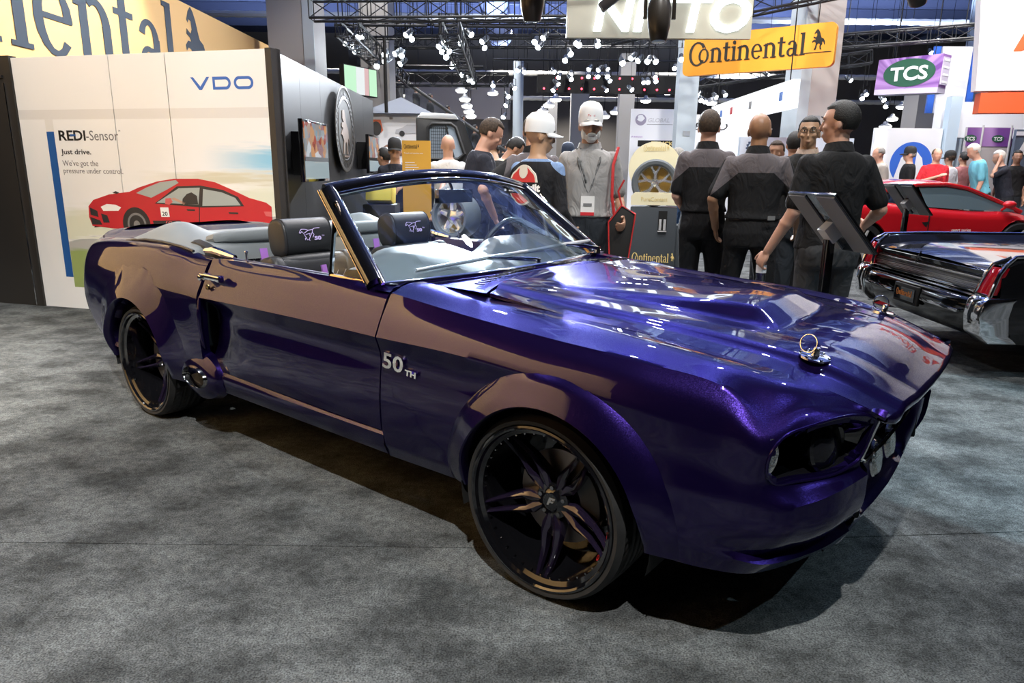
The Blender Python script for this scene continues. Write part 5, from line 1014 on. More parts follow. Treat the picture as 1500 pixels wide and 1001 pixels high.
gb = thing('white_banner', 'white banner wall with a dark globe emblem and grey lettering', 'banner', (3.15, 20.0, 0)); MB().box((.68,.05,1.5),(1.36,.1,3.0)).build('wall', WW, gb, smooth=False); T = frame((0,0,0),(1,0,0),(0,0,1)); flat('globe', [(.26+.15*cos(a*.3), 2.72+.15*sin(a*.3)) for a in range(21)], mat('globe_grey', (.30,.27,.36), .6), gb, T); flat('globe_land', [(.26+.11*cos(a*.6)*(1-.3*(a%2)), 2.76+.09*sin(a*.6)) for a in range(10)], WW, gb, T, .003); text('GLOBAL', 'banner_letter', T @ M.Translation((.46,2.66,.002)), .15, mat('letter_silver', (.6,.6,.62), .5), gb, .002, .58, bold=.003, shear=.2); MB().box((.78,-.002,2.60),(.7,.004,.01)).build('underline', PGY, gb, smooth=False); text('of distinction', 'banner_letter', T @ M.Translation((.02,2.26,.002)), .06, mat('letter_purple', (.35,.15,.5), .5), gb, .002)
tr_ = thing('black_sign', 'black sign with gold TRUCK lettering below the white globe banner', 'sign', (3.55, 19.6, 2.03)); MB().box((.3,.03,.06),(1.1,.05,.16)).build('board', MATT, tr_, smooth=False); text('TRUCK', 'sign_letter', T @ M.Translation((.10,.005,.006)), .15, GOLD, tr_, .002, .60, bold=.004); MB().box((.3,.08,-1.0),(.1,.06,2.06)).build('post', MATT, tr_, smooth=False)
ex = thing('white_banner', 'white banner with black EXPO lettering left of the left polo man', 'banner', (4.75, 19.0, 0)); MB().box((.6,.05,1.4),(1.5,.1,2.8)).build('wall', WW, ex, smooth=False); text('EXPO', 'banner_letter', T @ M.Translation((-.12,2.42,.002)), .26, INK, ex, .002, .85, shear=.2); flat('dark_arc', [(.20+.24*cos(a*.21),1.95+.2*sin(a*.21)) for a in range(16)], INK, ex, T); flat('white_face', [(.20+.19*cos(a*.3),1.90+.17*sin(a*.3)) for a in range(21)], WW, ex, T, .003)
bg_ = thing('pale_blue_panel', 'pale blue panel with a toothed round badge behind the bald man', 'banner', (4.18, 13.6, 0)); MB().box((1.05,.05,1.0),(2.1,.1,2.02)).build('wall', mat('panel_pale_blue', (.62,.74,.88), .5), bg_, smooth=False); flat('gear_badge', [((.27+.16*(1 if k % 4 < 2 else .87)*cos(k*pi/32)), 1.82+.16*(1 if k % 4 < 2 else .87)*sin(k*pi/32)) for k in range(64)], mat('badge_blue', (.06,.10,.20), .5), bg_, T); flat('badge_face', [(.27+.115*cos(a*.3),1.82+.115*sin(a*.3)) for a in range(21)], mat('panel_pale_blue'), bg_, T, .003); text('BUILT', 'badge_lettering', T @ M.Translation((.19,1.79,.005)), .06, mat('badge_blue'), bg_, .001)
mp_ = thing('white_wall', 'white booth wall with a big blue round logo behind the man in red', 'display wall', (7.84, 16.0, 0)); MB().box((.72,.05,1.17),(1.46,.1,2.35)).build('wall', WW, mp_, smooth=False); MB2 = mat('logo_blue', (.04,.14,.60), .5)
flat('logo_disc', [(.85+.46*cos(a*.1),1.60+.46*sin(a*.1)) for a in range(63)], MB2, mp_, T); flat('logo_m', [(.50,1.25),(.62,1.72),(.74,1.86),(.78,1.25)], WW, mp_, T, .003); flat('logo_m', [(.93,1.25),(.95,1.86),(1.08,1.72),(1.20,1.25)], WW, mp_, T, .003)
pc = thing('pale_column', 'pale blue tall panel right of the blue logo wall', 'panel', (9.32, 15.9, 0)); MB().box((.12,.1,1.5),(.24,.2,3.0)).build('panel', mat('panel_blue_grey', (.50,.62,.72), .5), pc, smooth=False)
tb = thing('purple_backdrop', 'purple topped grey backdrop with small green oval logos and pale posts', 'banner', (9.58, 15.6, 0)); MB().box((.48,.05,1.18),(.96,.08,2.36)).build('cloth', mat('backdrop_grey', (.45,.42,.42), .6), tb, smooth=False); MB().box((.48,.004,2.16),(.96,.01,.38)).build('purple_field', RAY, tb, smooth=False)
for x in (.02, .60): flat('oval', [(x+.13*cos(a*.3)+.06, 2.13+.075*sin(a*.3)) for a in range(21)], OVG, tb, T, .004, .004); text('TCS', 'oval_lettering', T @ M.Translation((x-.03,2.09,.010)), .10, mat('letter_white'), tb, .001, .18, bold=.003)
for x in (.30, .90): MB().cyl((x,-.03,0),(x,-.03,2.40),.02,n=8).build('post', mat('steel'), tb)
wh_ = thing('white_header', 'wide white booth header above the purple backdrop', 'fascia', (9.35, 16.2, 0)); MB().box((1.6,.2,2.55),(3.2,.3,.75)).build('header', WW, wh_, smooth=False); MB().box((.1,.25,1.1),(.2,.2,2.2)).build('post', mat('panel_blue_grey'), wh_, smooth=False); MB().box((3.0,.25,1.1),(.2,.2,2.2)).build('post', mat('panel_blue_grey'), wh_, smooth=False)
ac = thing('dark_panel', 'slate panel with big white outlined lettering at the right edge', 'display wall', (10.35, 15.2, 0)); MB().box((.9,.05,1.15),(1.8,.08,2.3)).build('panel', mat('panel_slate', (.10,.13,.18), .5), ac, smooth=False); text('AO', 'panel_lettering', T @ M.Translation((.02,1.72,.002)), .52, mat('letter_white'), ac, .002, .85, bold=.03); text('PF', 'panel_lettering', T @ M.Translation((.30,1.12,.002)), .52, mat('letter_white'), ac, .002, .7, bold=.03); MB().box((.5,0,2.22),(1.0,.01,.08)).build('white_line', WW, ac, smooth=False)
bb = thing('blue_banner', 'blue and white tall banner beside the white hanging banner', 'banner', (10.6, 19.0, 2.9))
for x, w_, m in ((0,.17,MB2),(.5,.75,WW),(.98,.17,MB2)): MB().box((x,.03,.8),(w_,.06,1.6)).build('strip', m, bb, smooth=False)
MB().box((.5,.12,-1.0),(.2,.1,3.9)).build('post', mat('panel_blue_grey'), bb, smooth=False)
# ================================================================ people
def cloth(name, c, rough=.85, fold=.5):
    if name in MATS: return MATS[name]
    m = bpy.data.materials.new(name); m.use_nodes = True; nt = m.node_tree; b = nt.nodes['Principled BSDF']; L = nt.links.new; b.inputs['Base Color'].default_value = (*c, 1); b.inputs['Roughness'].default_value = rough; b.inputs['Specular IOR Level'].default_value = .25
    tc = nt.nodes.new('ShaderNodeTexCoord'); mp = nt.nodes.new('ShaderNodeMapping'); mp.inputs['Scale'].default_value = (1, 1, .55); mp.inputs['Rotation'].default_value = (0, .5, 0); L(tc.outputs['Object'], mp.inputs[0])
    n = nt.nodes.new('ShaderNodeTexNoise'); n.inputs['Scale'].default_value = 9; n.inputs['Detail'].default_value = 3; n.inputs['Distortion'].default_value = 1.2; L(mp.outputs[0], n.inputs['Vector'])
    bp = nt.nodes.new('ShaderNodeBump'); bp.inputs['Strength'].default_value = fold; bp.inputs['Distance'].default_value = .06; L(n.outputs['Fac'], bp.inputs['Height']); L(bp.outputs[0], b.inputs['Normal']); MATS[name] = m; return m
def yoke_cloth(name, c_top, c_low, zl=1.335, side=.15):
    """two-tone polo: pale yoke over the shoulders and back, dark below and on the sleeves"""
    m = cloth(name, c_low); nt = m.node_tree
    if nt.nodes.get('done'): return m
    b = nt.nodes['Principled BSDF']; L = nt.links.new; tc = nt.nodes.new('ShaderNodeTexCoord'); tc.name = 'done'; s = nt.nodes.new('ShaderNodeSeparateXYZ'); L(tc.outputs['Object'], s.inputs[0])
    def M_(op, a, c=0.):
        n = nt.nodes.new('ShaderNodeMath'); n.operation = op
        for i, q in enumerate((a, c)):
            if isinstance(q, (int, float)): n.inputs[i].default_value = q
            else: L(q, n.inputs[i])
        return n.outputs[0]
    ax = M_('ABSOLUTE', s.outputs[0]); lim = M_('ADD', M_('MULTIPLY', M_('MAXIMUM', M_('SUBTRACT', ax, .12), 0.), -.9), zl)
    top = M_('MULTIPLY', M_('GREATER_THAN', s.outputs[2], lim), M_('LESS_THAN', M_('ADD', ax, M_('MULTIPLY', s.outputs[2], .35)), .72))
    k = nt.nodes.new('ShaderNodeMix'); k.data_type = 'RGBA'; L(top, k.inputs[0]); k.inputs[6].default_value = (*c_low, 1); k.inputs[7].default_value = (*c_top, 1); L(k.outputs[2], b.inputs['Base Color']); return m
SKIN = {'tan': mat('skin_tan', (.40,.22,.14), .5), 'fair': mat('skin_fair', (.55,.31,.22), .5), 'brown': mat('skin_brown', (.30,.155,.085), .42), 'olive': mat('skin_olive', (.42,.25,.15), .45)}
EYEW = mat('eye_white', (.75,.72,.68), .3); EYED = mat('eye_dark', (.02,.013,.01), .2)
HAIR = {'brown': mat('hair_brown', (.045,.028,.016), .7, noise=.5, nscale=60, bump=.5, bscale=150), 'black': mat('hair_black', (.010,.009,.008), .6, noise=.4, nscale=60, bump=.4, bscale=150), 'white': mat('hair_white', (.70,.68,.63), .7, bump=.5, bscale=120), 'grey': mat('hair_grey', (.28,.27,.25), .7, noise=.3, nscale=60, bump=.5, bscale=120), 'light': mat('hair_light_brown', (.11,.075,.045), .7, noise=.4, nscale=60, bump=.5, bscale=150)}
def remesh(o, vox, it=3):
    m = o.modifiers.new('union', 'REMESH'); m.mode = 'VOXEL'; m.voxel_size = vox; m.use_smooth_shade = True
    s = o.modifiers.new('soft', 'SMOOTH'); s.factor = .5; s.iterations = it; return o
def oval_rings(b, rows, T=None, n=20, e=.85):
    """stacked oval sections (z, half width, half depth, y shift)"""
    sg = lambda v: abs(v)**e*(1 if v >= 0 else -1)
    b.rings([[(w_*sg(cos(2*pi*k/n)), yo+d*sg(sin(2*pi*k/n)), z) for k in range(n)] for z, w_, d, yo in rows], T=T)
def limb(b, pts, rad, n=12): 
    out = []; rr = []
    for i in range(len(pts)-1):
        for k in range(4): q = k/4; out.append(V(pts[i]).lerp(V(pts[i+1]), q)); rr.append(rad[i]+(rad[i+1]-rad[i])*q)
    out.append(V(pts[-1])); rr.append(rad[-1]); b.tube(out, rr, n)
    for p, r in zip(pts, rad): b.ell(p, (r, r, r), nu=n, nv=8)
def hand(b, wrist, d, side, curl=.35, palm_n=None):
    """palm, four fingers and a thumb; d = direction of the hand, palm_n = way the palm faces"""
    d = V(d).normalized(); pn = V(palm_n if palm_n is not None else (-side, .3, 0)); pn = (pn-d*pn.dot(d)).normalized(); x = d.cross(pn)*side   # x points to the thumb's side
    w_ = V(wrist); b.ell(w_+d*.05, (.042,.018,.055), M(((x.x,pn.x,d.x),(x.y,pn.y,d.y),(x.z,pn.z,d.z))), nu=12, nv=8)
    for i, (off, ln) in enumerate(((.030,.068),(.010,.076),(-.011,.070),(-.030,.055))):
        p = w_+d*.085+x*off; pts = [w_+d*.05+x*off*.7, p]; ang = 0
        for s_ in (.42, .33, .25):
            ang += curl; dd = d*cos(ang)+pn*sin(ang); p = p+dd*ln*s_; pts.append(p)
        b.tube(pts, [.0105,.0102,.0092,.0085,.0075], 8)
    p = w_+d*.025+x*.030; pts = [p]
    for s_, a_ in ((.040,.75),(.032,.55),(.026,.35)): p = p+(d*cos(a_)+x*sin(a_)+pn*.35).normalized()*s_; pts.append(p)
    b.tube(pts, [.013,.0115,.0105,.0085], 8)
def person(label, loc, rz, H=1.75, skin='fair', hair='brown', style='short', top=None, sleeve='short', pants=None, lean=0, head=(0, 0), armR=None, armL=None, belly=0., wide=1., fine=.009, cap=None, brim=0, face=True, glasses=False, beard=None, collar=None, group=None, handR=.35, handL=.35, shoes=True, legs=((.10,.0),(-.10,.0)), lower=True, belt=False, tuck=False, zoff=0, name='person'):
    """local x right, y ahead, z up, for a height of 1.75 m; armR/armL = (elbow, wrist) measured from the shoulder"""
    t = thing(name, label, 'person', (loc[0], loc[1], zoff), rz, group); k = H/1.75; t.scale = (k, k, k)
    Bm = M.Translation((0,0,.95)) @ M.Rotation(-lean, 4, 'X') @ M.Translation((0,0,-.95)); sk = SKIN[skin]
    Hm = Bm @ M.Translation((0,.005,1.53)) @ M.Rotation(head[0], 4, 'Z') @ M.Rotation(-head[1], 4, 'X') @ M.Translation((0,0,-1.53))
    sh = {1: Bm @ V((.158*wide,-.005,1.398)), -1: Bm @ V((-.158*wide,-.005,1.398))}
    arm = {}
    for s, a in ((1, armR), (-1, armL)):
        e, w_ = a if a else ((.035*s,-.03,-.285), (.045*s,.03,-.54)); arm[s] = (sh[s], sh[s]+V(e), sh[s]+V(w_))
    TR = [(.82,.150*wide,.105,-.01),(.92,.160*wide,.12+belly*.5,-.01+belly*.4),(1.05,.145*wide,.105+belly,belly*.8),(1.18,.150*wide,.110+belly*.7,belly*.6),(1.30,.162*wide,.116+belly*.2,belly*.2),(1.385,.168*wide,.104,-.005),(1.43,.135*wide,.090,-.010),(1.46,.098*wide,.076,-.012),(1.49,.066,.064,-.008)]
    b = MB(); oval_rings(b, [(z, w_*.92, d*.9, y) for z, w_, d, y in TR], Bm)
    b.tube([Bm @ V((0,-.012,1.44)), Bm @ V((0,-.004,1.50)), Hm @ V((0,.0,1.57))], [.064,.058,.058], 14)
    # head: skull, jaw, nose, brow, ears, lips
    b.ell((0,-.004,1.655), (.077,.097,.096), T=Hm, nu=18, nv=12); b.ell((0,.022,1.585), (.058,.068,.072), T=Hm, nu=16, nv=10); b.ell((0,.060,1.540), (.030,.026,.022), T=Hm, nu=10, nv=6)
    for s in (-1, 1): b.ell((.076*s,-.008,1.615), (.009,.020,.031), M.Rotation(R(12*s),3,'Z'), T=Hm, nu=8, nv=6)
    if face:
        b.tube([(0,.092,1.645),(0,.103,1.618),(0,.110,1.600),(0,.096,1.588)], [.008,.009,.0115,.007], 8, T=Hm); b.ell((0,.082,1.660), (.050,.018,.010), T=Hm, nu=12, nv=6)
        for s in (-1, 1): b.ell((.040*s,.066,1.605), (.024,.022,.020), T=Hm, nu=8, nv=6)
        b.ell((0,.090,1.562), (.024,.010,.006), T=Hm, nu=8, nv=6); b.ell((0,.087,1.552), (.020,.010,.006), T=Hm, nu=8, nv=6)
    for s in (1, -1):
        a, e, w_ = arm[s]; f = (w_-e).normalized()
        limb(b, [a, e, w_], [.050,.041,.027]); b.ell(tuple(e.lerp(w_, .28)), (.042,.042,.042), nu=10, nv=6); hand(b, w_, f*.9+V((0,.12,-.12)) if (armR if s == 1 else armL) is None else f, s, handR if s == 1 else handL)
    lg = {}
    for s, (dx, dy) in ((1, legs[0]), (-1, legs[1])):
        hp, kn, an = V((.085*s,0,.90)), V((dx*.95,.02+dy*.5,.49)), V((dx*1.05,-.02+dy,.075)); lg[s] = (hp, kn, an)
        if lower: limb(b, [hp, kn, an], [.072,.050,.036])
    remesh(b.build('body', sk, t), fine, 2)
    if lower and shoes:
        for s in (1, -1):
            an = lg[s][2]; q = MB(); q.ell((an.x,an.y+.06,.040), (.048,.135,.042), nu=14, nv=8); q.ell((an.x,an.y-.02,.075), (.045,.055,.060), nu=12, nv=8); q.box((an.x,an.y+.05,.012), (.085,.25,.024)); remesh(q.build('shoe', mat('shoe_dark', (.02,.018,.016), .5) if shoes is True else shoes, t), .012, 2)
    # trousers
    if lower:
        b = MB(); oval_rings(b, [(.80,.165*wide,.125,-.01),(.90,.178*wide,.135+belly*.3,-.012+belly*.3),(1.0,.165*wide,.122+belly*.8,belly*.7),(1.04,.160*wide,.118+belly,belly*.8)])
        for s in (1, -1): hp, kn, an = lg[s]; limb(b, [hp+V((0,-.01,-.02)), kn, an+V((0,.0,-.02))], [.098,.072,.060]); b.ell((.085*s,-.06,.88), (.085,.075,.09), nu=12, nv=8)
        remesh(b.build('trousers', pants, t), max(fine*1.3,.012), 4)
        if belt: 
            b = MB(); oval_rings(b, [(1.0,.170*wide,.128+belly*.85,belly*.72),(1.04,.166*wide,.124+belly,belly*.8)]); b.build('belt', mat('belt_black', (.012,.011,.01), .4), t)
    # shirt or jacket
    b = MB(); g = .016; rows = [(z, w_+g, d+g, y) for z, w_, d, y in TR]
    hem = 1.0 if tuck else .90
    rows = [(hem, .165*wide+g+.004, .122+g+belly*.8, belly*.7-.005)]+[r for r in rows if r[0] > hem+.03][:-1]+[(1.475,.080,.078,-.010)]
    oval_rings(b, rows, Bm)
    for s in (1, -1):
        a, e, w_ = arm[s]
        if sleeve == 'long': limb(b, [a, e, w_-(w_-e).normalized()*.02], [.060,.052,.042])
        elif sleeve == 'short': limb(b, [a, a.lerp(e, .80)], [.060,.063])
        b.ell(a, (.058,.064,.050), nu=12, nv=8)
    remesh(b.build('jacket' if sleeve == 'long' else 'shirt', top, t), max(fine*1.3,.012), 5)
    if collar:
        q = MB(); q.rings([[(r*1.0*cos(2*pi*i/20), -.008+r*.95*sin(2*pi*i/20)+.0*z, z+.012*(-sin(2*pi*i/20))) for i in range(20)] for r, z in ((.078,1.465),(.070,1.512),(.074,1.515),(.092,1.462))], True, False, T=Bm); q.build('collar', collar, t)
    # hair: a closed cap whose face side sinks into the skull
    if style != 'bald' and hair:
        b = MB(); nu, nv = 32, 20; vs = []
        for i in range(nv+1):
            th = pi*i/nv
            for j in range(nu):
                d = V((sin(th)*cos(2*pi*j/nu), sin(th)*sin(2*pi*j/nu), cos(th))); r = 1.09+.025*sin(j*5.1+i*3.3)
                lo = -.30 if style in ('short', 'full') else -.05
                if style == 'long': lo = -.75
                if d.y > .30 and d.z < (.52 if style != 'receding' else .80) or (d.z < lo and d.y > -.95*0-.2) or d.z < lo-.35: r = .86
                if style == 'receding' and d.z > .72 and d.y > -.35: r = .90
                if style == 'fringe' and (d.z > .40): r = .90
                if d.y > .05 and d.z < -.05 and abs(d.x) > .5: r = .86
                vs.append((d.x*.077*r, -.004+d.y*.097*r, 1.655+d.z*.096*(r if d.z > -.2 else r*1.05)))
        b.add(vs, [(i*nu+j, (i+1)*nu+j, (i+1)*nu+(j+1) % nu, i*nu+(j+1) % nu) for i in range(nv) for j in range(nu)], Hm); b.build('hair', HAIR[hair], t, angle=80)
    if cap:
        b = MB(); rot = M.Translation((0,-.004,1.668)) @ M.Rotation(brim, 4, 'Z'); nu = 28; vs = []
        Tc = Hm @ rot; b.rings([[(r*.084*cos(2*pi*j/nu), r*.104*sin(2*pi*j/nu), z) for j in range(nu)] for r, z in ((1.0,-.02),(1.02,.01),(1.0,.05),(.88,.088),(.62,.112),(.25,.122),(.02,.123))], True, False, T=Tc)
        co = b.build('cap', cap, t); b = MB(); rows = []
        for q in (.9, 1.3, 1.75): rows.append([V((.080*q**.25*sin(a)*(1-.12*(q-.9)), .100*(q*cos(a) if q > 1 else cos(a))-.0, -.010-.022*(q-.9)+.010*cos(a*1.5)*0-.02*abs(sin(a))*(q-.9))) for a in [R(-75+150*j/12) for j in range(13)]])
        b.grid(rows, Tc); br = b.build('cap_brim', cap, co); s_ = br.modifiers.new('thick', 'SOLIDIFY'); s_.thickness = .004
    if face and fine < .012:
        for s in (-1, 1):
            b = MB().ell((.031*s,.085,1.641), (.0115,.006,.0055), T=Hm, nu=10, nv=8).build('eye', EYEW, t); MB().ell((.031*s,.0895,1.641), (.0055,.0035,.0055), T=Hm, nu=8, nv=6).build('iris', EYED, b)
            MB().tube([(.016*s,.100,1.663),(.032*s,.099,1.668),(.050*s,.086,1.662)], [.003,.0045,.003], 6, T=Hm).build('eyebrow', HAIR[hair or 'black'], t)
        MB().box((0,.0975,1.557), (.040,.006,.0025), T=Hm).build('mouth', mat('lip_line', (.16,.06,.05), .5), t, smooth=False)
    if beard:
        b = MB(); b.ell((0,.062,1.545), (.040,.040,.034), T=Hm, nu=14, nv=8); 
        for s in (-1, 1): b.ell((.048*s,.036,1.575), (.020,.040,.042), T=Hm, nu=10, nv=8)
        b.tube([(-.034,.084,1.556),(-.02,.101,1.574),(0,.105,1.577),(.02,.101,1.574),(.034,.084,1.556)], [.007,.009,.009,.009,.007], 6, T=Hm); remesh(b.build('beard', HAIR[beard], t), .008, 2)
    if glasses:
        b = MB()
        for s in (-1, 1): b.tube([(.033*s+.025*cos(a*.4), .106-.006*abs(cos(a*.4)), 1.641+.017*sin(a*.4)) for a in range(16)], .0024, 5, True, Hm); b.tube([(.058*s,.098,1.646),(.078*s,.03,1.645),(.08*s,-.01,1.63)], .0022, 5, T=Hm)
        b.tube([(-.009,.108,1.644),(.009,.108,1.644)], .002, 5, T=Hm); b.build('glasses', mat('frame_dark', (.03,.025,.02), .3), t)
    t['_'] = 0; del t['_']; return t, Bm, Hm, arm
BLKC = cloth('black_cloth', (.012,.012,.013)); BLKT = cloth('black_trousers', (.010,.010,.011)); DEN = cloth('dark_denim', (.022,.026,.032)); BDEN = cloth('blue_denim', (.07,.15,.30)); GREYC = cloth('grey_polo', (.30,.29,.28)); WHC = cloth('white_cloth', (.72,.74,.78)); REDC = cloth('red_cloth', (.50,.02,.03)); BLUC = cloth('light_blue_cloth', (.16,.48,.60)); NAVYC = cloth('navy_cloth', (.02,.022,.032)); BEIGE = cloth('beige_cloth', (.42,.39,.35)); CREAMC = cloth('cream_cloth', (.70,.62,.40)); DGREY = cloth('dark_grey_cloth', (.04,.04,.042)); PALEB = cloth('pale_blue_cloth', (.40,.55,.75)); PINKC = cloth('pink_cloth', (.65,.16,.18)); CHK = cloth('checked_cloth', (.40,.30,.24))
YOKE = yoke_cloth('black_grey_polo', (.115,.10,.105), (.012,.012,.013)); HAUI = yoke_cloth('black_blue_jacket', (.16,.24,.40), (.012,.012,.014), 1.455); WCAP = mat('cap_white', (.82,.82,.82), .8); BCAP = mat('cap_black', (.015,.015,.016), .8); NCAP = mat('cap_navy', (.03,.045,.08), .8)
def away(u, v): return -atan2(u, v)     # heading straight away from the camera
# 1 bearded man in a white cap, facing the camera
t, Bm, Hm, arm = person('bearded man in white cap and grey polo with lanyard, facing the camera', (.555,5.40), R(172), 1.83, 'tan', 'white', 'short', GREYC, pants=DEN, head=(R(8), R(4)), cap=WCAP, beard='white', collar=GREYC, armR=((.05,-.02,-.29),(.10,.05,-.54)), armL=((-.06,-.06,-.27),(-.09,.14,-.40)), handL=.9, belly=.015, fine=.0085, tuck=True)
b = MB(); b.tube([(-.085,.03,1.47),(-.075,.115,1.38),(-.03,.135,1.22),(-.01,.136,1.17)], .009, 6); b.tube([(.085,.03,1.47),(.07,.115,1.38),(.02,.135,1.22),(-.005,.138,1.17)], .009, 6); b.tube([(.06,.05,1.47),(.05,.12,1.36),(.01,.14,1.24)], .008, 6); b.build('lanyard', mat('lanyard', (.10,.10,.10), .7, noise=.9, nscale=40), t)
bd = MB().box((-.005,.148,1.085), (.095,.006,.13)).build('badge', mat('badge_white', (.8,.78,.75), .5), t, smooth=False); MB().box((-.005,.152,1.028), (.095,.003,.022)).build('badge_stripe', mat('badge_red', (.6,.03,.04), .5), bd, smooth=False); MB().box((-.005,.152,1.09), (.06,.003,.02)).build('badge_print', PGY, bd, smooth=False)
text('SEMA' if False else 'race', 'cap_print', Hm @ frame((.030,.100,1.69), (-1,.0,0), (0,-.25,1)), .03, mat('badge_red'), t, .001, .05)
MB().tube([(-.20,.01,1.48),(-.17,.11,1.36),(-.17,.135,1.15),(-.20,.13,.98)], .011, 6).build('bag_strap', mat('strap_red', (.5,.03,.03), .6), t)
bg = thing('shoulder_bag', 'black shoulder bag with red piping hanging from the bearded man', 'bag', (.825,5.22,.72), R(172)); b = MB(); prof = [(-.02,.0),(.11,-.02),(.13,.30),(.04,.42),(-.06,.36)]; b.prism(prof, -.05, .05, frame((0,0,0),(1,0,0),(0,0,1))); b.build('bag', mat('bag_black', (.014,.013,.012), .6), bg, bevel=.012); b = MB()
for y in (-.052, .052): b.tube([(x, y, z) for x, z in prof], .006, 6, True)
b.tube([(.04,0,.42),(.07,0,.52),(.03,0,.60)], .008, 6); b.build('piping', mat('strap_red'), bg)
# 2 man in the black jacket with a red badge on its back
t, Bm, Hm, arm = person('man in black and blue jacket with red badge on the back and white cap', (.165,5.06), R(-34), 1.73, 'olive', None, 'bald', HAUI, 'long', DEN, head=(R(-44), R(4)), cap=WCAP, brim=0, armR=((.06,-.03,-.28),(.05,.16,-.42)), armL=((-.05,.02,-.28),(-.01,.20,-.44)), wide=1.0, tuck=True)
T = frame((-.01,-.166,1.285), (1,0,0), (0,.10,1)); pt = [(.10*cos(R(a))*(1 if abs(sin(R(a))) < .7 else .85), .01+.125*sin(R(a))) for a in range(0,360,12)]; flat('badge_edge', [(x*1.12,z*1.1) for x, z in pt], mat('badge_pale', (.6,.58,.5), .6), t, T, -.004, .012); flat('badge_field', pt, mat('patch_red', (.50,.03,.03), .6), t, T, .009, .002); flat('badge_head', [(.035*cos(a*.5), .10+.045*sin(a*.5)) for a in range(13)], mat('badge_pale'), t, T, .012, .002); flat('badge_bar', [(-.15,-.045),(.15,-.045),(.15,.03),(-.15,.03)], BLKC, t, T, .012, .002)
text('HauiBuilt', 'jacket_lettering', T @ M.Translation((-.145,-.03,.016)), .068, mat('letter_white'), t, .001, .29, bold=.003)
# 3.. the cluster round the wheel stand
person('brown-haired man in grey-shouldered black polo, behind the white-capped man', (.15,5.75), R(18), 1.80, 'fair', 'light', 'short', YOKE, pants=BLKT, armL=((-.26,-.06,-.20),(-.12,.10,-.42)), collar=BLKC, head=(R(-30),R(10)))
person('person with black hair bending forward, left of the brown-haired man', (-.10,6.95), R(25), 1.76, 'olive', 'black', 'full', BLKC, 'long', BLKT, lean=R(25), head=(0,R(15)))
person('dark-haired man in black jacket looking down, facing right', (-.34,6.2), R(-78), 1.82, 'fair', 'brown', 'full', NAVYC, 'long', DEN, lean=R(8), head=(0,R(22)), armR=((.05,.08,-.27),(.02,.30,-.36)), armL=((-.05,.10,-.27),(-.02,.30,-.36)))
person('black-haired man in cream shirt stooping, right of the dark-haired man looking down', (-.27,7.6), R(-70), 1.78, 'tan', 'black', 'short', CREAMC, 'short', DEN, lean=R(22), head=(0,R(20)))
person('balding man in striped grey shirt stooping at the wheel stand', (-.70,7.3), R(-60), 1.68, 'fair', 'grey', 'fringe', cloth('striped_grey', (.36,.37,.38)), 'short', DEN, lean=R(38), head=(0,R(5)), armL=((-.10,-.20,-.15),(-.25,-.10,-.02)))
person('bald man with bare arm raised in front of the truck cab', (-.77,8.5), R(10), 1.76, 'fair', None, 'bald', cloth('pale_shirt', (.6,.6,.6)), 'short', DEN, armL=((-.22,.10,-.12),(-.36,.10,-.22)))
person('man in navy cap and pale blue shirt facing the camera behind the jacket man', (.66,9.0), R(170), 1.68, 'fair', 'brown', 'short', PALEB, 'short', BDEN, cap=NCAP, fine=.012)
person('man with black cap, dark jacket and white badge beside the far screen', (-1.42,8.7), R(185), 1.70, 'tan', None, 'bald', NAVYC, 'long', DEN, cap=BCAP, fine=.012)
person('man in dark jacket seen from behind beside the far screen', (-1.58,8.9), R(60), 1.62, 'tan', 'black', 'short', DGREY, 'long', DEN, fine=.012)
# the two men in grey-shouldered polos
person('brown-haired man in grey-shouldered black polo, back turned, right of tyre display', (1.56,5.92), R(-16), 1.86, 'fair', 'brown', 'full', YOKE, pants=BLKT, tuck=True, wide=1.0, armL=((-.05,.02,-.28),(.02,.20,-.42)), armR=((.06,.0,-.28),(.08,.10,-.50)), collar=BLKC, fine=.0085, belly=.02, legs=((.13,.05),(-.08,-.08)))
t, Bm, Hm, arm = person('bald broad man in grey-shouldered black polo, back turned, wearing glasses', (1.83,5.50), R(-18), 1.81, 'brown', None, 'bald', YOKE, pants=BLKT, wide=1.14, armL=((-.11,-.05,-.26),(-.08,.10,-.48)), armR=((.12,.02,-.27),(.14,.16,-.45)), collar=BLKC, fine=.0085, belly=.03, glasses=True, head=(R(-12),0), legs=((.14,.0),(-.14,.0)), belt=True, tuck=True)
MB().box((.13,-.155,1.02), (.06,.006,.03), M.Rotation(R(35),3,'Z')).build('belt_tag', PGY, t, smooth=False)
# man with glasses facing left
t, Bm, Hm, arm = person('black-haired man with glasses and checked shirt, facing the camera', (2.42,6.05), R(150), 1.83, 'olive', 'black', 'short', cloth('black_vest', (.014,.014,.014)), 'long', DEN, glasses=True, collar=CHK, fine=.0085, head=(R(5),0))
MB().tube([(-.08,.04,1.47),(-.06,.135,1.36),(-.01,.15,1.2)], .009, 6).build('lanyard', mat('lanyard_yellow', (.6,.55,.08), .6), t)
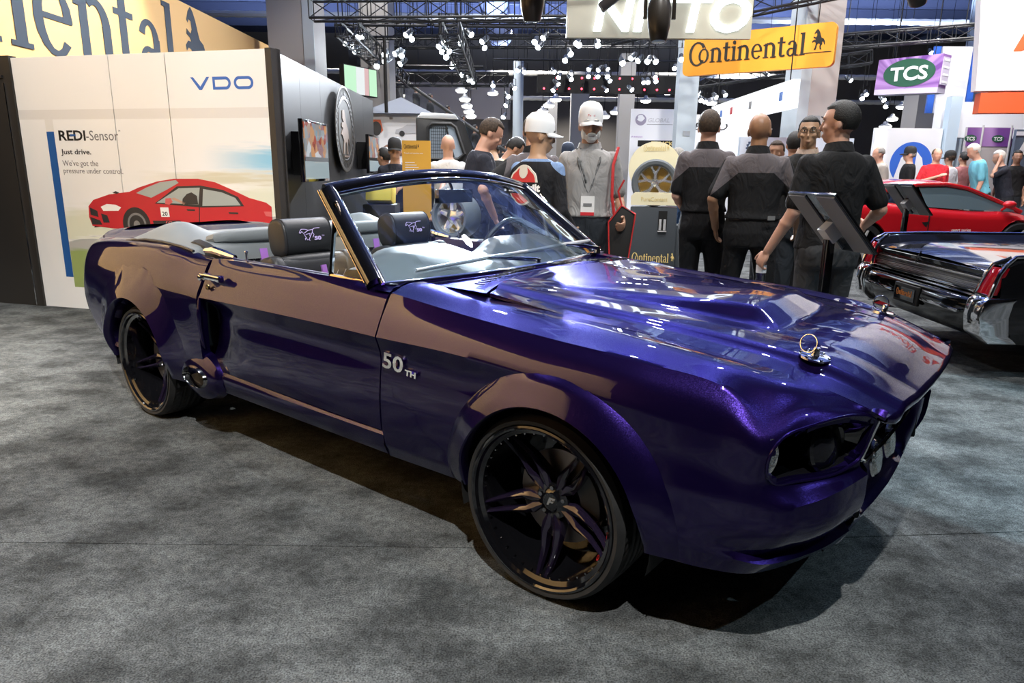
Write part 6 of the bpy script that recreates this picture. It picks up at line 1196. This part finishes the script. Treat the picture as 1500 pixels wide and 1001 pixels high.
# man with the bottle, back turned, looking left
t, Bm, Hm, arm = person('dark-haired man in plain black polo, back turned, holding a water bottle', (1.95,4.42), R(2), 1.80, 'fair', 'black', 'short', BLKC, pants=cloth('washed_black_denim', (.05,.052,.055)), head=(R(50),0), armL=((-.07,-.03,-.28),(-.17,.05,-.52)), armR=((.10,-.05,-.26),(.13,.15,-.36)), collar=BLKC, fine=.0085, wide=1.08, handL=.75)
wr = arm[-1][2]*(1.80/1.75); d = (arm[-1][2]-arm[-1][1]).normalized(); wc = M.Translation((1.95,4.42,0)) @ M.Rotation(R(2),4,'Z') @ (wr+d*.085+V((.02,.02,0)))
wb = thing('water_bottle', 'clear plastic water bottle with white label in the hand of the black polo man', 'bottle', (wc.x, wc.y, wc.z-.14)); PETM = glassmat('clear_plastic', (.88,.92,.94), .08, .22)
MB().lathe([(0,0),(.026,.0),(.031,.006),(.029,.02),(.032,.03),(.029,.045),(.032,.055),(.030,.07),(.031,.13),(.027,.15),(.014,.175),(.013,.19)], 24).build('bottle_body', PETM, wb); MB().lathe([(.0318,.075),(.0318,.125)], 24).build('label', mat('label_white', (.8,.8,.82), .5), wb); MB().lathe([(0,.205),(.014,.204),(.0145,.188),(.0,.188)], 18).build('bottle_cap', mat('label_white'), wb)
person('dark-haired person seen between the bald man and the man with glasses', (2.66,6.95), R(-15), 1.76, 'fair', 'black', 'short', DGREY, 'short', BLKT, fine=.012)
person('small dark-haired person half hidden by the bald man', (2.72,7.6), R(150), 1.70, 'tan', 'brown', 'full', REDC, 'short', DEN, fine=.012)
person('man in pink shirt and blue jeans behind the left polo man', (2.44,10.9), R(60), 1.72, 'fair', 'grey', 'short', PINKC, 'short', BDEN, fine=.012, shoes=mat('shoe_white', (.6,.6,.6), .5), armL=((-.10,.05,-.26),(-.05,.25,-.36)))
# the crowd beyond the red car
FAR = 'visitors beyond the red sports car'
for lb_, u, v, rz_, H, sk_, ha, st, tp, kw in (
 ('grey-haired man in grey shirt leaning in profile beyond the red car', 6.55, 12.9, 80, 1.76, 'fair', 'grey', 'receding', BEIGE, dict(lean=R(10), armR=((.05,.12,-.26),(.02,.34,-.30)))),
 ('man in black cap and black shirt in front of the blue logo', 7.35, 13.6, 70, 1.76, 'fair', 'grey', 'short', BLKC, dict(cap=BCAP, sleeve='long')),
 ('bald man in red shirt with white badge, arm across his chest', 7.62, 13.2, 172, 1.75, 'fair', 'light', 'receding', REDC, dict(armR=((.10,.06,-.26),(-.16,.24,-.14)), wide=1.15, belly=.05)),
 ('man in dark cap and white patterned shirt bending, back turned', 8.28, 13.9, 20, 1.70, 'tan', 'brown', 'short', WHC, dict(cap=BCAP, brim=R(10))),
 ('dark-haired person in rose shirt behind the white patterned shirt', 8.85, 14.4, 10, 1.72, 'tan', 'black', 'short', cloth('rose_cloth', (.30,.12,.12)), {}),
 ('white-haired man in light blue shirt leaning forward in profile', 8.25, 12.8, 75, 1.86, 'fair', 'white', 'short', BLUC, dict(lean=R(14), head=(0,R(12)))),
 ('grey-haired person in dark hooded top, hand raised to the ear', 8.75, 12.9, 75, 1.74, 'fair', 'white', 'full', NAVYC, dict(sleeve='short', lean=R(15), armL=((-.06,.20,-.10),(-.02,.12,.14)))),
 ('dark-haired man with beard at the right edge behind the hooded person', 9.35, 13.6, 160, 1.74, 'tan', 'black', 'short', BLKC, {}),
 ('person in red top at the right edge of the crowd', 9.30, 12.6, 20, 1.60, 'tan', 'black', 'full', REDC, {}),
 ('dark-haired person partly hidden behind the black-capped man', 7.05, 14.2, 80, 1.70, 'tan', 'black', 'full', DGREY, {}),
 ('fair person with camera left of the grey shirt man', 6.30, 13.6, 70, 1.66, 'fair', 'brown', 'short', DGREY, dict(armR=((.05,.16,-.18),(.0,.28,-.02)))),
 ): 
    kw = dict(kw); sl = kw.pop('sleeve', 'short'); H += .12; u, v = u*(v+.9)/v, v+.9; person(lb_, (u, v), R(rz_), H, sk_, ha, st, tp, sl, DEN, fine=.016, group=FAR, **kw)
# riders on the escalator: one figure, copied
rider = person('dark rider standing on the moving stairs', (-4.1, 24.15), R(-80), 1.70, 'tan', 'black', 'short', DGREY, 'long', DEN, fine=.02, face=False, zoff=2.80, group='riders on the escalator')[0]
ri = [(-3.75,'second'),(-3.2,'third'),(-2.75,'fourth'),(-2.2,'fifth'),(-1.72,'sixth, in a teal top'),(-1.3,'seventh'),(-.75,'eighth'),(-.35,'ninth, lowest')]
rider['label'] = 'topmost dark rider on the escalator, counted from the upper left'
for x, wd in ri:
    c = dup(rider, (x, 24.15, 4.35+(x+5.2)*(-3.45/5.3)-.73), R(-80), '%s rider from the top of the escalator' % wd)
    if 'teal' in wd:
        for ch in c.children:
            if ch.name.startswith('jacket'): ch.data = ch.data.copy(); ch.data.materials[0] = cloth('teal_cloth', (.06,.28,.30))
LA = [(-3.32, 16.0, 4.04), (-3.32, 16.35, 4.12), (-3.77, 16.7, 4.03), (-3.48, 16.0, 3.85), (-3.49, 16.35, 3.81), (-3.5, 16.7, 3.88), (-2.78, 16.0, 3.7), (-2.85, 16.35, 3.6), (-3.08, 16.7, 3.56), (-2.56, 16.0, 3.72), (-2.47, 16.35, 3.74), (-2.56, 16.7, 3.62), (-2.32, 16.0, 4.1), (-2.3, 16.35, 4.16), (-2.28, 16.7, 4.13), (-1.52, 16.0, 3.96), (-1.66, 16.35, 3.93), (-1.62, 16.7, 3.88), (-1.4, 16.0, 3.78), (-1.5, 16.35, 3.72), (-1.21, 16.7, 4.06), (-0.93, 16.0, 4.12), (-0.73, 16.35, 4.04), (-0.68, 16.7, 3.97), (0.4, 16.0, 3.99), (0.48, 16.35, 3.94), (0.6, 16.7, 4.19), (1.28, 16.0, 3.97), (1.38, 16.35, 3.99), (1.8, 16.7, 4.15), (1.74, 16.0, 3.94), (1.2, 16.35, 3.81), (1.1, 16.7, 3.73), (2.28, 16.0, 3.59), (2.5, 16.35, 3.74), (2.71, 16.7, 3.74), (2.8, 16.0, 3.63), (3.05, 16.35, 3.68), (3.68, 16.7, 3.78)]
LB = [(-3.5, 20.5, 3.81), (-1.78, 21.1, 4.15), (-1.73, 21.7, 4.25), (-1.47, 20.5, 3.86), (-1.3, 21.1, 3.8), (-1.22, 21.7, 3.81), (0.06, 20.5, 3.99), (0.26, 21.1, 4.03), (-0.64, 21.7, 3.72), (-0.01, 20.5, 3.53), (1.1, 21.1, 4.04), (1.25, 21.7, 3.97), (1.19, 20.5, 3.65), (1.07, 21.1, 3.55), (1.61, 21.7, 4.05), (1.54, 20.5, 3.78), (2.06, 21.1, 4.12), (2.12, 21.7, 4.0), (2.26, 20.5, 4.03), (2.33, 21.1, 3.93), (2.68, 21.7, 4.21), (2.53, 20.5, 3.86), (2.68, 21.1, 3.82), (4.59, 21.7, 4.25), (3.83, 20.5, 3.86), (3.97, 21.1, 3.82), (3.73, 21.7, 3.86), (3.64, 20.5, 3.73), (3.31, 21.1, 3.59), (2.67, 21.7, 3.63), (5.13, 20.5, 3.27), (5.4, 21.1, 3.29), (5.32, 21.7, 3.53), (5.55, 20.5, 3.36), (5.96, 21.1, 3.48), (7.33, 21.7, 4.09), (9.19, 20.5, 3.84), (9.83, 21.1, 3.43), (10.22, 21.7, 3.6), (10.16, 20.5, 3.34), (10.52, 21.1, 3.22), (11.94, 21.7, 4.75), (11.4, 20.5, 4.88), (12.56, 21.1, 4.13), (12.4, 21.7, 3.34), (-0.18, 20.5, 3.31), (-0.26, 21.1, 3.13), (-0.34, 21.7, 2.85)]
HBL = [(-1.94, 27.0, 4.14), (-1.86, 27.7, 3.9), (-1.83, 28.4, 3.72), (-1.8, 29.1, 3.57), (-1.76, 29.8, 3.44), (1.48, 27.0, 3.87), (1.27, 27.7, 3.72), (1.07, 28.4, 3.55), (5.95, 29.1, 4.37), (5.24, 29.8, 4.12), (3.68, 27.0, 3.45), (3.35, 27.7, 3.35), (4.67, 28.4, 3.22), (15.14, 29.1, 3.94), (15.19, 29.8, 3.53), (13.55, 27.0, 3.06), (7.31, 27.7, 3.88), (10.9, 28.4, 3.36), (-0.86, 29.1, 4.26)]
# ================================================================ rigging and lamps under the ceiling
TRM = mat('truss_black', (.018,.019,.020), .5)
def truss(label, a, c, s=.30, bay=.5, m=TRM):
    t = thing('lighting_truss', label, 'truss', a); a, c = V(a), V(c); d = c-a; n = max(2, int(d.length/bay)); x = d.normalized(); y = V((0,0,1)).cross(x).normalized(); z = x.cross(y)
    crn = [y*(s/2)*i+z*(s/2)*j for i, j in ((-1,-1),(1,-1),(1,1),(-1,1))]
    for q in crn: MB().cyl(q, q+d, .026, n=6).build('chord', m, t)
    b = MB()
    for k in range(n+1):
        p = d*(k/n)
        for i in range(4): b.cyl(p+crn[i], p+crn[(i+1) % 4], .011, n=4, cap=False)
        if k < n:
            for i in range(4):
                e, f = (crn[i], crn[(i+1) % 4]) if k % 2 else (crn[(i+1) % 4], crn[i]); b.cyl(p+e, p+d/n+f, .010, n=4, cap=False)
    o = b.build('lattice', m, t); o['kind'] = 'stuff'
    for q in (.2, .8):
        p = d*q; MB().cyl(p+V((0,0,s/2)), V((p.x,p.y,9.25-a.z)), .012, n=5).build('hanging_chain', m, t)
    return t
truss('long black box truss crossing the top left of the picture', (-3.75,14,4.18), (2.1,14,4.28), .34)
truss('black truss running back from the left end of the long box truss', (-3.2,14.2,3.93), (-3.4,22.8,3.93), .34)
truss('black truss running back behind the middle of the picture top', (-1.26,14.2,4.0), (-1.38,23.6,4.0), .34)
truss('thin black truss above the escalator', (-3.6,22.6,3.98), (-.2,22.6,4.0), .36)
truss('black truss behind the glowing letters, second from the camera', (-3.4,17,4.35), (4.2,17,4.45), .3)
truss('distant black truss below the second one', (-4.5,21,4.75), (5.5,21,4.9), .3)
truss('black truss above the bright white slanting sign', (2.0,16.5,4.2), (6.0,13.0,4.55), .3)
truss('black truss above the purple box sign', (7.2,18.6,4.45), (11.2,17.4,4.62), .3)
truss('black truss running from the lamps towards the purple box sign', (4.6,21,3.75), (9.2,19.5,4.3), .3)
truss('nearer black truss over the glowing letters', (.3,11.4,4.62), (5.2,11.6,4.75), .34)
lb2 = thing('lamp_bar', 'black bar with two rows of small red lights among the lamps', 'lamp bar', (.65,22,3.62)); MB().box((2.2,.1,.22),(4.4,.2,.50)).build('bar', MATT, lb2, smooth=False)
RL = emat('red_led', (1,.05,.08), 8.)
b = MB()
for k in range(12): b.ell((.2+.37*k, -.01, .08), (.03,.02,.03), nu=8, nv=6)
for k in (1,3,4,6,7,9): b.ell((.2+.37*k, -.01, .38), (.03,.02,.03), nu=8, nv=6)
b.build('red_light', RL, lb2)['kind'] = 'stuff'
for x in (.3,4.1): MB().cyl((x,.1,.45),(x,.1,5.6),.012,n=5).build('hanging_chain', MATT, lb2)
bw = thing('beige_panel', 'beige wall panels far behind the thin truss above the escalator', 'wall panel', (-4.8, 32.5, 0)); MB().box((2.3,.1,4.25),(4.6,.2,1.5)).build('panel', mat('beige_wall', (.62,.54,.46), .8), bw, smooth=False); MB().box((2.3,.2,1.8),(4.4,.1,3.6)).build('panel', mat('hall_wall'), bw, smooth=False)
# lamps: one of each kind with its parts, then copies
LENSM = emat('lamp_glow', (.82,.91,1.0), LENS_E); CANM = mat('lamp_can', (.10,.11,.12), .4, .6)
def lamp(label, loc, rz):
    t = thing('stage_lamp', label, 'stage lamp', loc, rz, 'stage lamps in the rigging'); q = M.Rotation(R(-35), 4, 'X')
    MB().lathe([(.0,.22),(.045,.22),(.058,.18),(.058,.04),(.070,.0),(.062,.0),(.05,.04)], 14, M.Rotation(R(-55),4,'X')).build('can', CANM, t)
    MB().lathe([(.058,.012),(.046,-.010),(.025,-.018),(0,-.020)], 12, M.Rotation(R(-55),4,'X')).build('lens', LENSM, t)
    b = MB(); b.tube([(-.085,.06,.05),(-.085,.06,.26),(.085,.06,.26),(.085,.06,.05)], .010, 5); b.cyl((0,.06,.26),(0,.06,.36),.014,n=5); b.build('yoke', MATT, t); return t
def ordinal(i):
    a = 'first second third fourth fifth sixth seventh eighth ninth tenth eleventh twelfth thirteenth fourteenth fifteenth sixteenth seventeenth eighteenth nineteenth'.split()
    if i < 19: return a[i]
    t_, u_ = divmod(i+1, 10); return ('twentieth','thirtieth','fortieth')[t_-2] if u_ == 0 else ('twenty','thirty','forty')[t_-2]+'-'+a[u_-1]
L0 = None; reg = {}
for L_, row in ((LA, 'nearer row'), (LB, 'farther row')):
    for i, p in enumerate(L_):
        lab = '%s bright white stage lamp from the left in the %s under the ceiling' % (ordinal(sorted((q, k) for k, q in enumerate(L_)).index((p, i))), row)
        if L0 is None: L0 = c = lamp(lab, p, 0); MB().cyl((0,.06,0),(0,.06,1),.006,n=4).build('drop_cable', MATT, L0, loc=(0,0,.36))
        else: c = dup(L0, p, R(random.uniform(-50,50)), lab)
        for ch in c.children:
            if ch.name.startswith('drop_cable'): ch.scale = (1,1,9.25-p[2]-.36)
# hangers: black bars the lamps are clamped to
for i, (x0, x1, y, z) in enumerate(((-3.9,-1.9,16.35,4.35),(-1.75,2.0,16.35,4.35),(1.2,4.2,16.35,4.15),(-3.6,-.9,21,4.15),(-.6,5.6,21,4.35),(5.5,11.5,21,4.9))):
    t = thing('lamp_pipe', '%s horizontal black pipe that lamps hang from' % ['first','second','third','fourth','fifth','sixth'][i], 'pipe', (x0,y,z)); MB().cyl((0,0,0),(x1-x0,0,0),.03,n=8).build('pipe', TRM, t)
    for q in (.15,.85): MB().cyl(((x1-x0)*q,0,0),((x1-x0)*q,0,9.25-z),.012,n=5).build('hanging_chain', TRM, t)
H0 = None; HG = emat('bay_glow', (1,.97,.9), BAY_E)
for i, p in enumerate(HBL):
    lab = '%s round white high bay ceiling lamp from the left' % ordinal(sorted(q[0] for q in HBL).index(p[0]))
    if H0 is None:
        H0 = thing('ceiling_lamp', lab, 'ceiling lamp', p, 0, 'high bay lamps of the hall'); MB().lathe([(.05,.30),(.10,.28),(.16,.14),(.34,.05),(.37,-.02),(.34,-.02)], 20).build('reflector', mat('reflector', (.55,.55,.52), .4, .5), H0)
        MB().lathe([(.335,.0),(.30,-.10),(.2,-.15),(0,-.17)], 20).build('bulb_glass', HG, H0); MB().cyl((0,0,0),(0,0,1),.02,n=5).build('drop_rod', MATT, H0)
        H0.scale = (.62,.62,.62); c = H0
    else: c = dup(H0, p, 0, lab)
    for ch in c.children:
        if ch.name.startswith('drop_rod'): ch.scale = (1,1,(9.25-p[2])/.62-.4); ch.location = (0,0,.4)
# big dark moving heads near the camera
def movhead(label, p, rz, tilt):
    t = thing('moving_head', label, 'stage lamp', p, rz); q = M.Rotation(tilt, 4, 'X'); MB().lathe([(0,.20),(.10,.18),(.125,.08),(.115,-.10),(.085,-.24),(.075,-.25),(.0,-.235)], 24, q).build('head', mat('head_brown', (.02,.017,.014), .35), t)
    MB().lathe([(.074,-.248),(.04,-.256),(0,-.258)], 16, q).build('front_lens', mat('lens_blue', (.2,.3,.5), .05, coat=1), t); b = MB(); b.tube([(-.15,0,-.02),(-.15,0,.28),(.15,0,.28),(.15,0,-.02)], .025, 6); b.box((0,0,.34),(.26,.2,.10)); b.build('yoke', mat('head_brown'), t); MB().cyl((0,0,.38),(0,0,9.25-p[2]),.02,n=5).build('drop_rod', TRM, t)
movhead('dark moving head lamp at the top, left of the glowing letters', (.16,7.5,3.05), 0, R(8))
movhead('dark moving head lamp in front of the glowing letters', (1.50,8.0,2.95), 0, R(-8))
movhead('dark tilted moving head lamp at the top right of the tall column', (4.15,8.0,3.33), R(-40), R(35))
movhead('dark moving head lamp at the top edge, right of the tilted one', (4.62,8.0,3.50), R(-40), R(30))
db = thing('rigging_bar', 'grey diagonal bar at the top in front of the glowing letters', 'bar', (.93,8.0,3.06)); MB().box((.20,0,.16),(.62,.12,.10), M.Rotation(R(-38),3,'Y')).build('bar', mat('bar_grey', (.12,.12,.13), .5), db, bevel=.01); MB().cyl((.38,0,.3),(.38,0,6.2),.015,n=5).build('drop_rod', TRM, db)
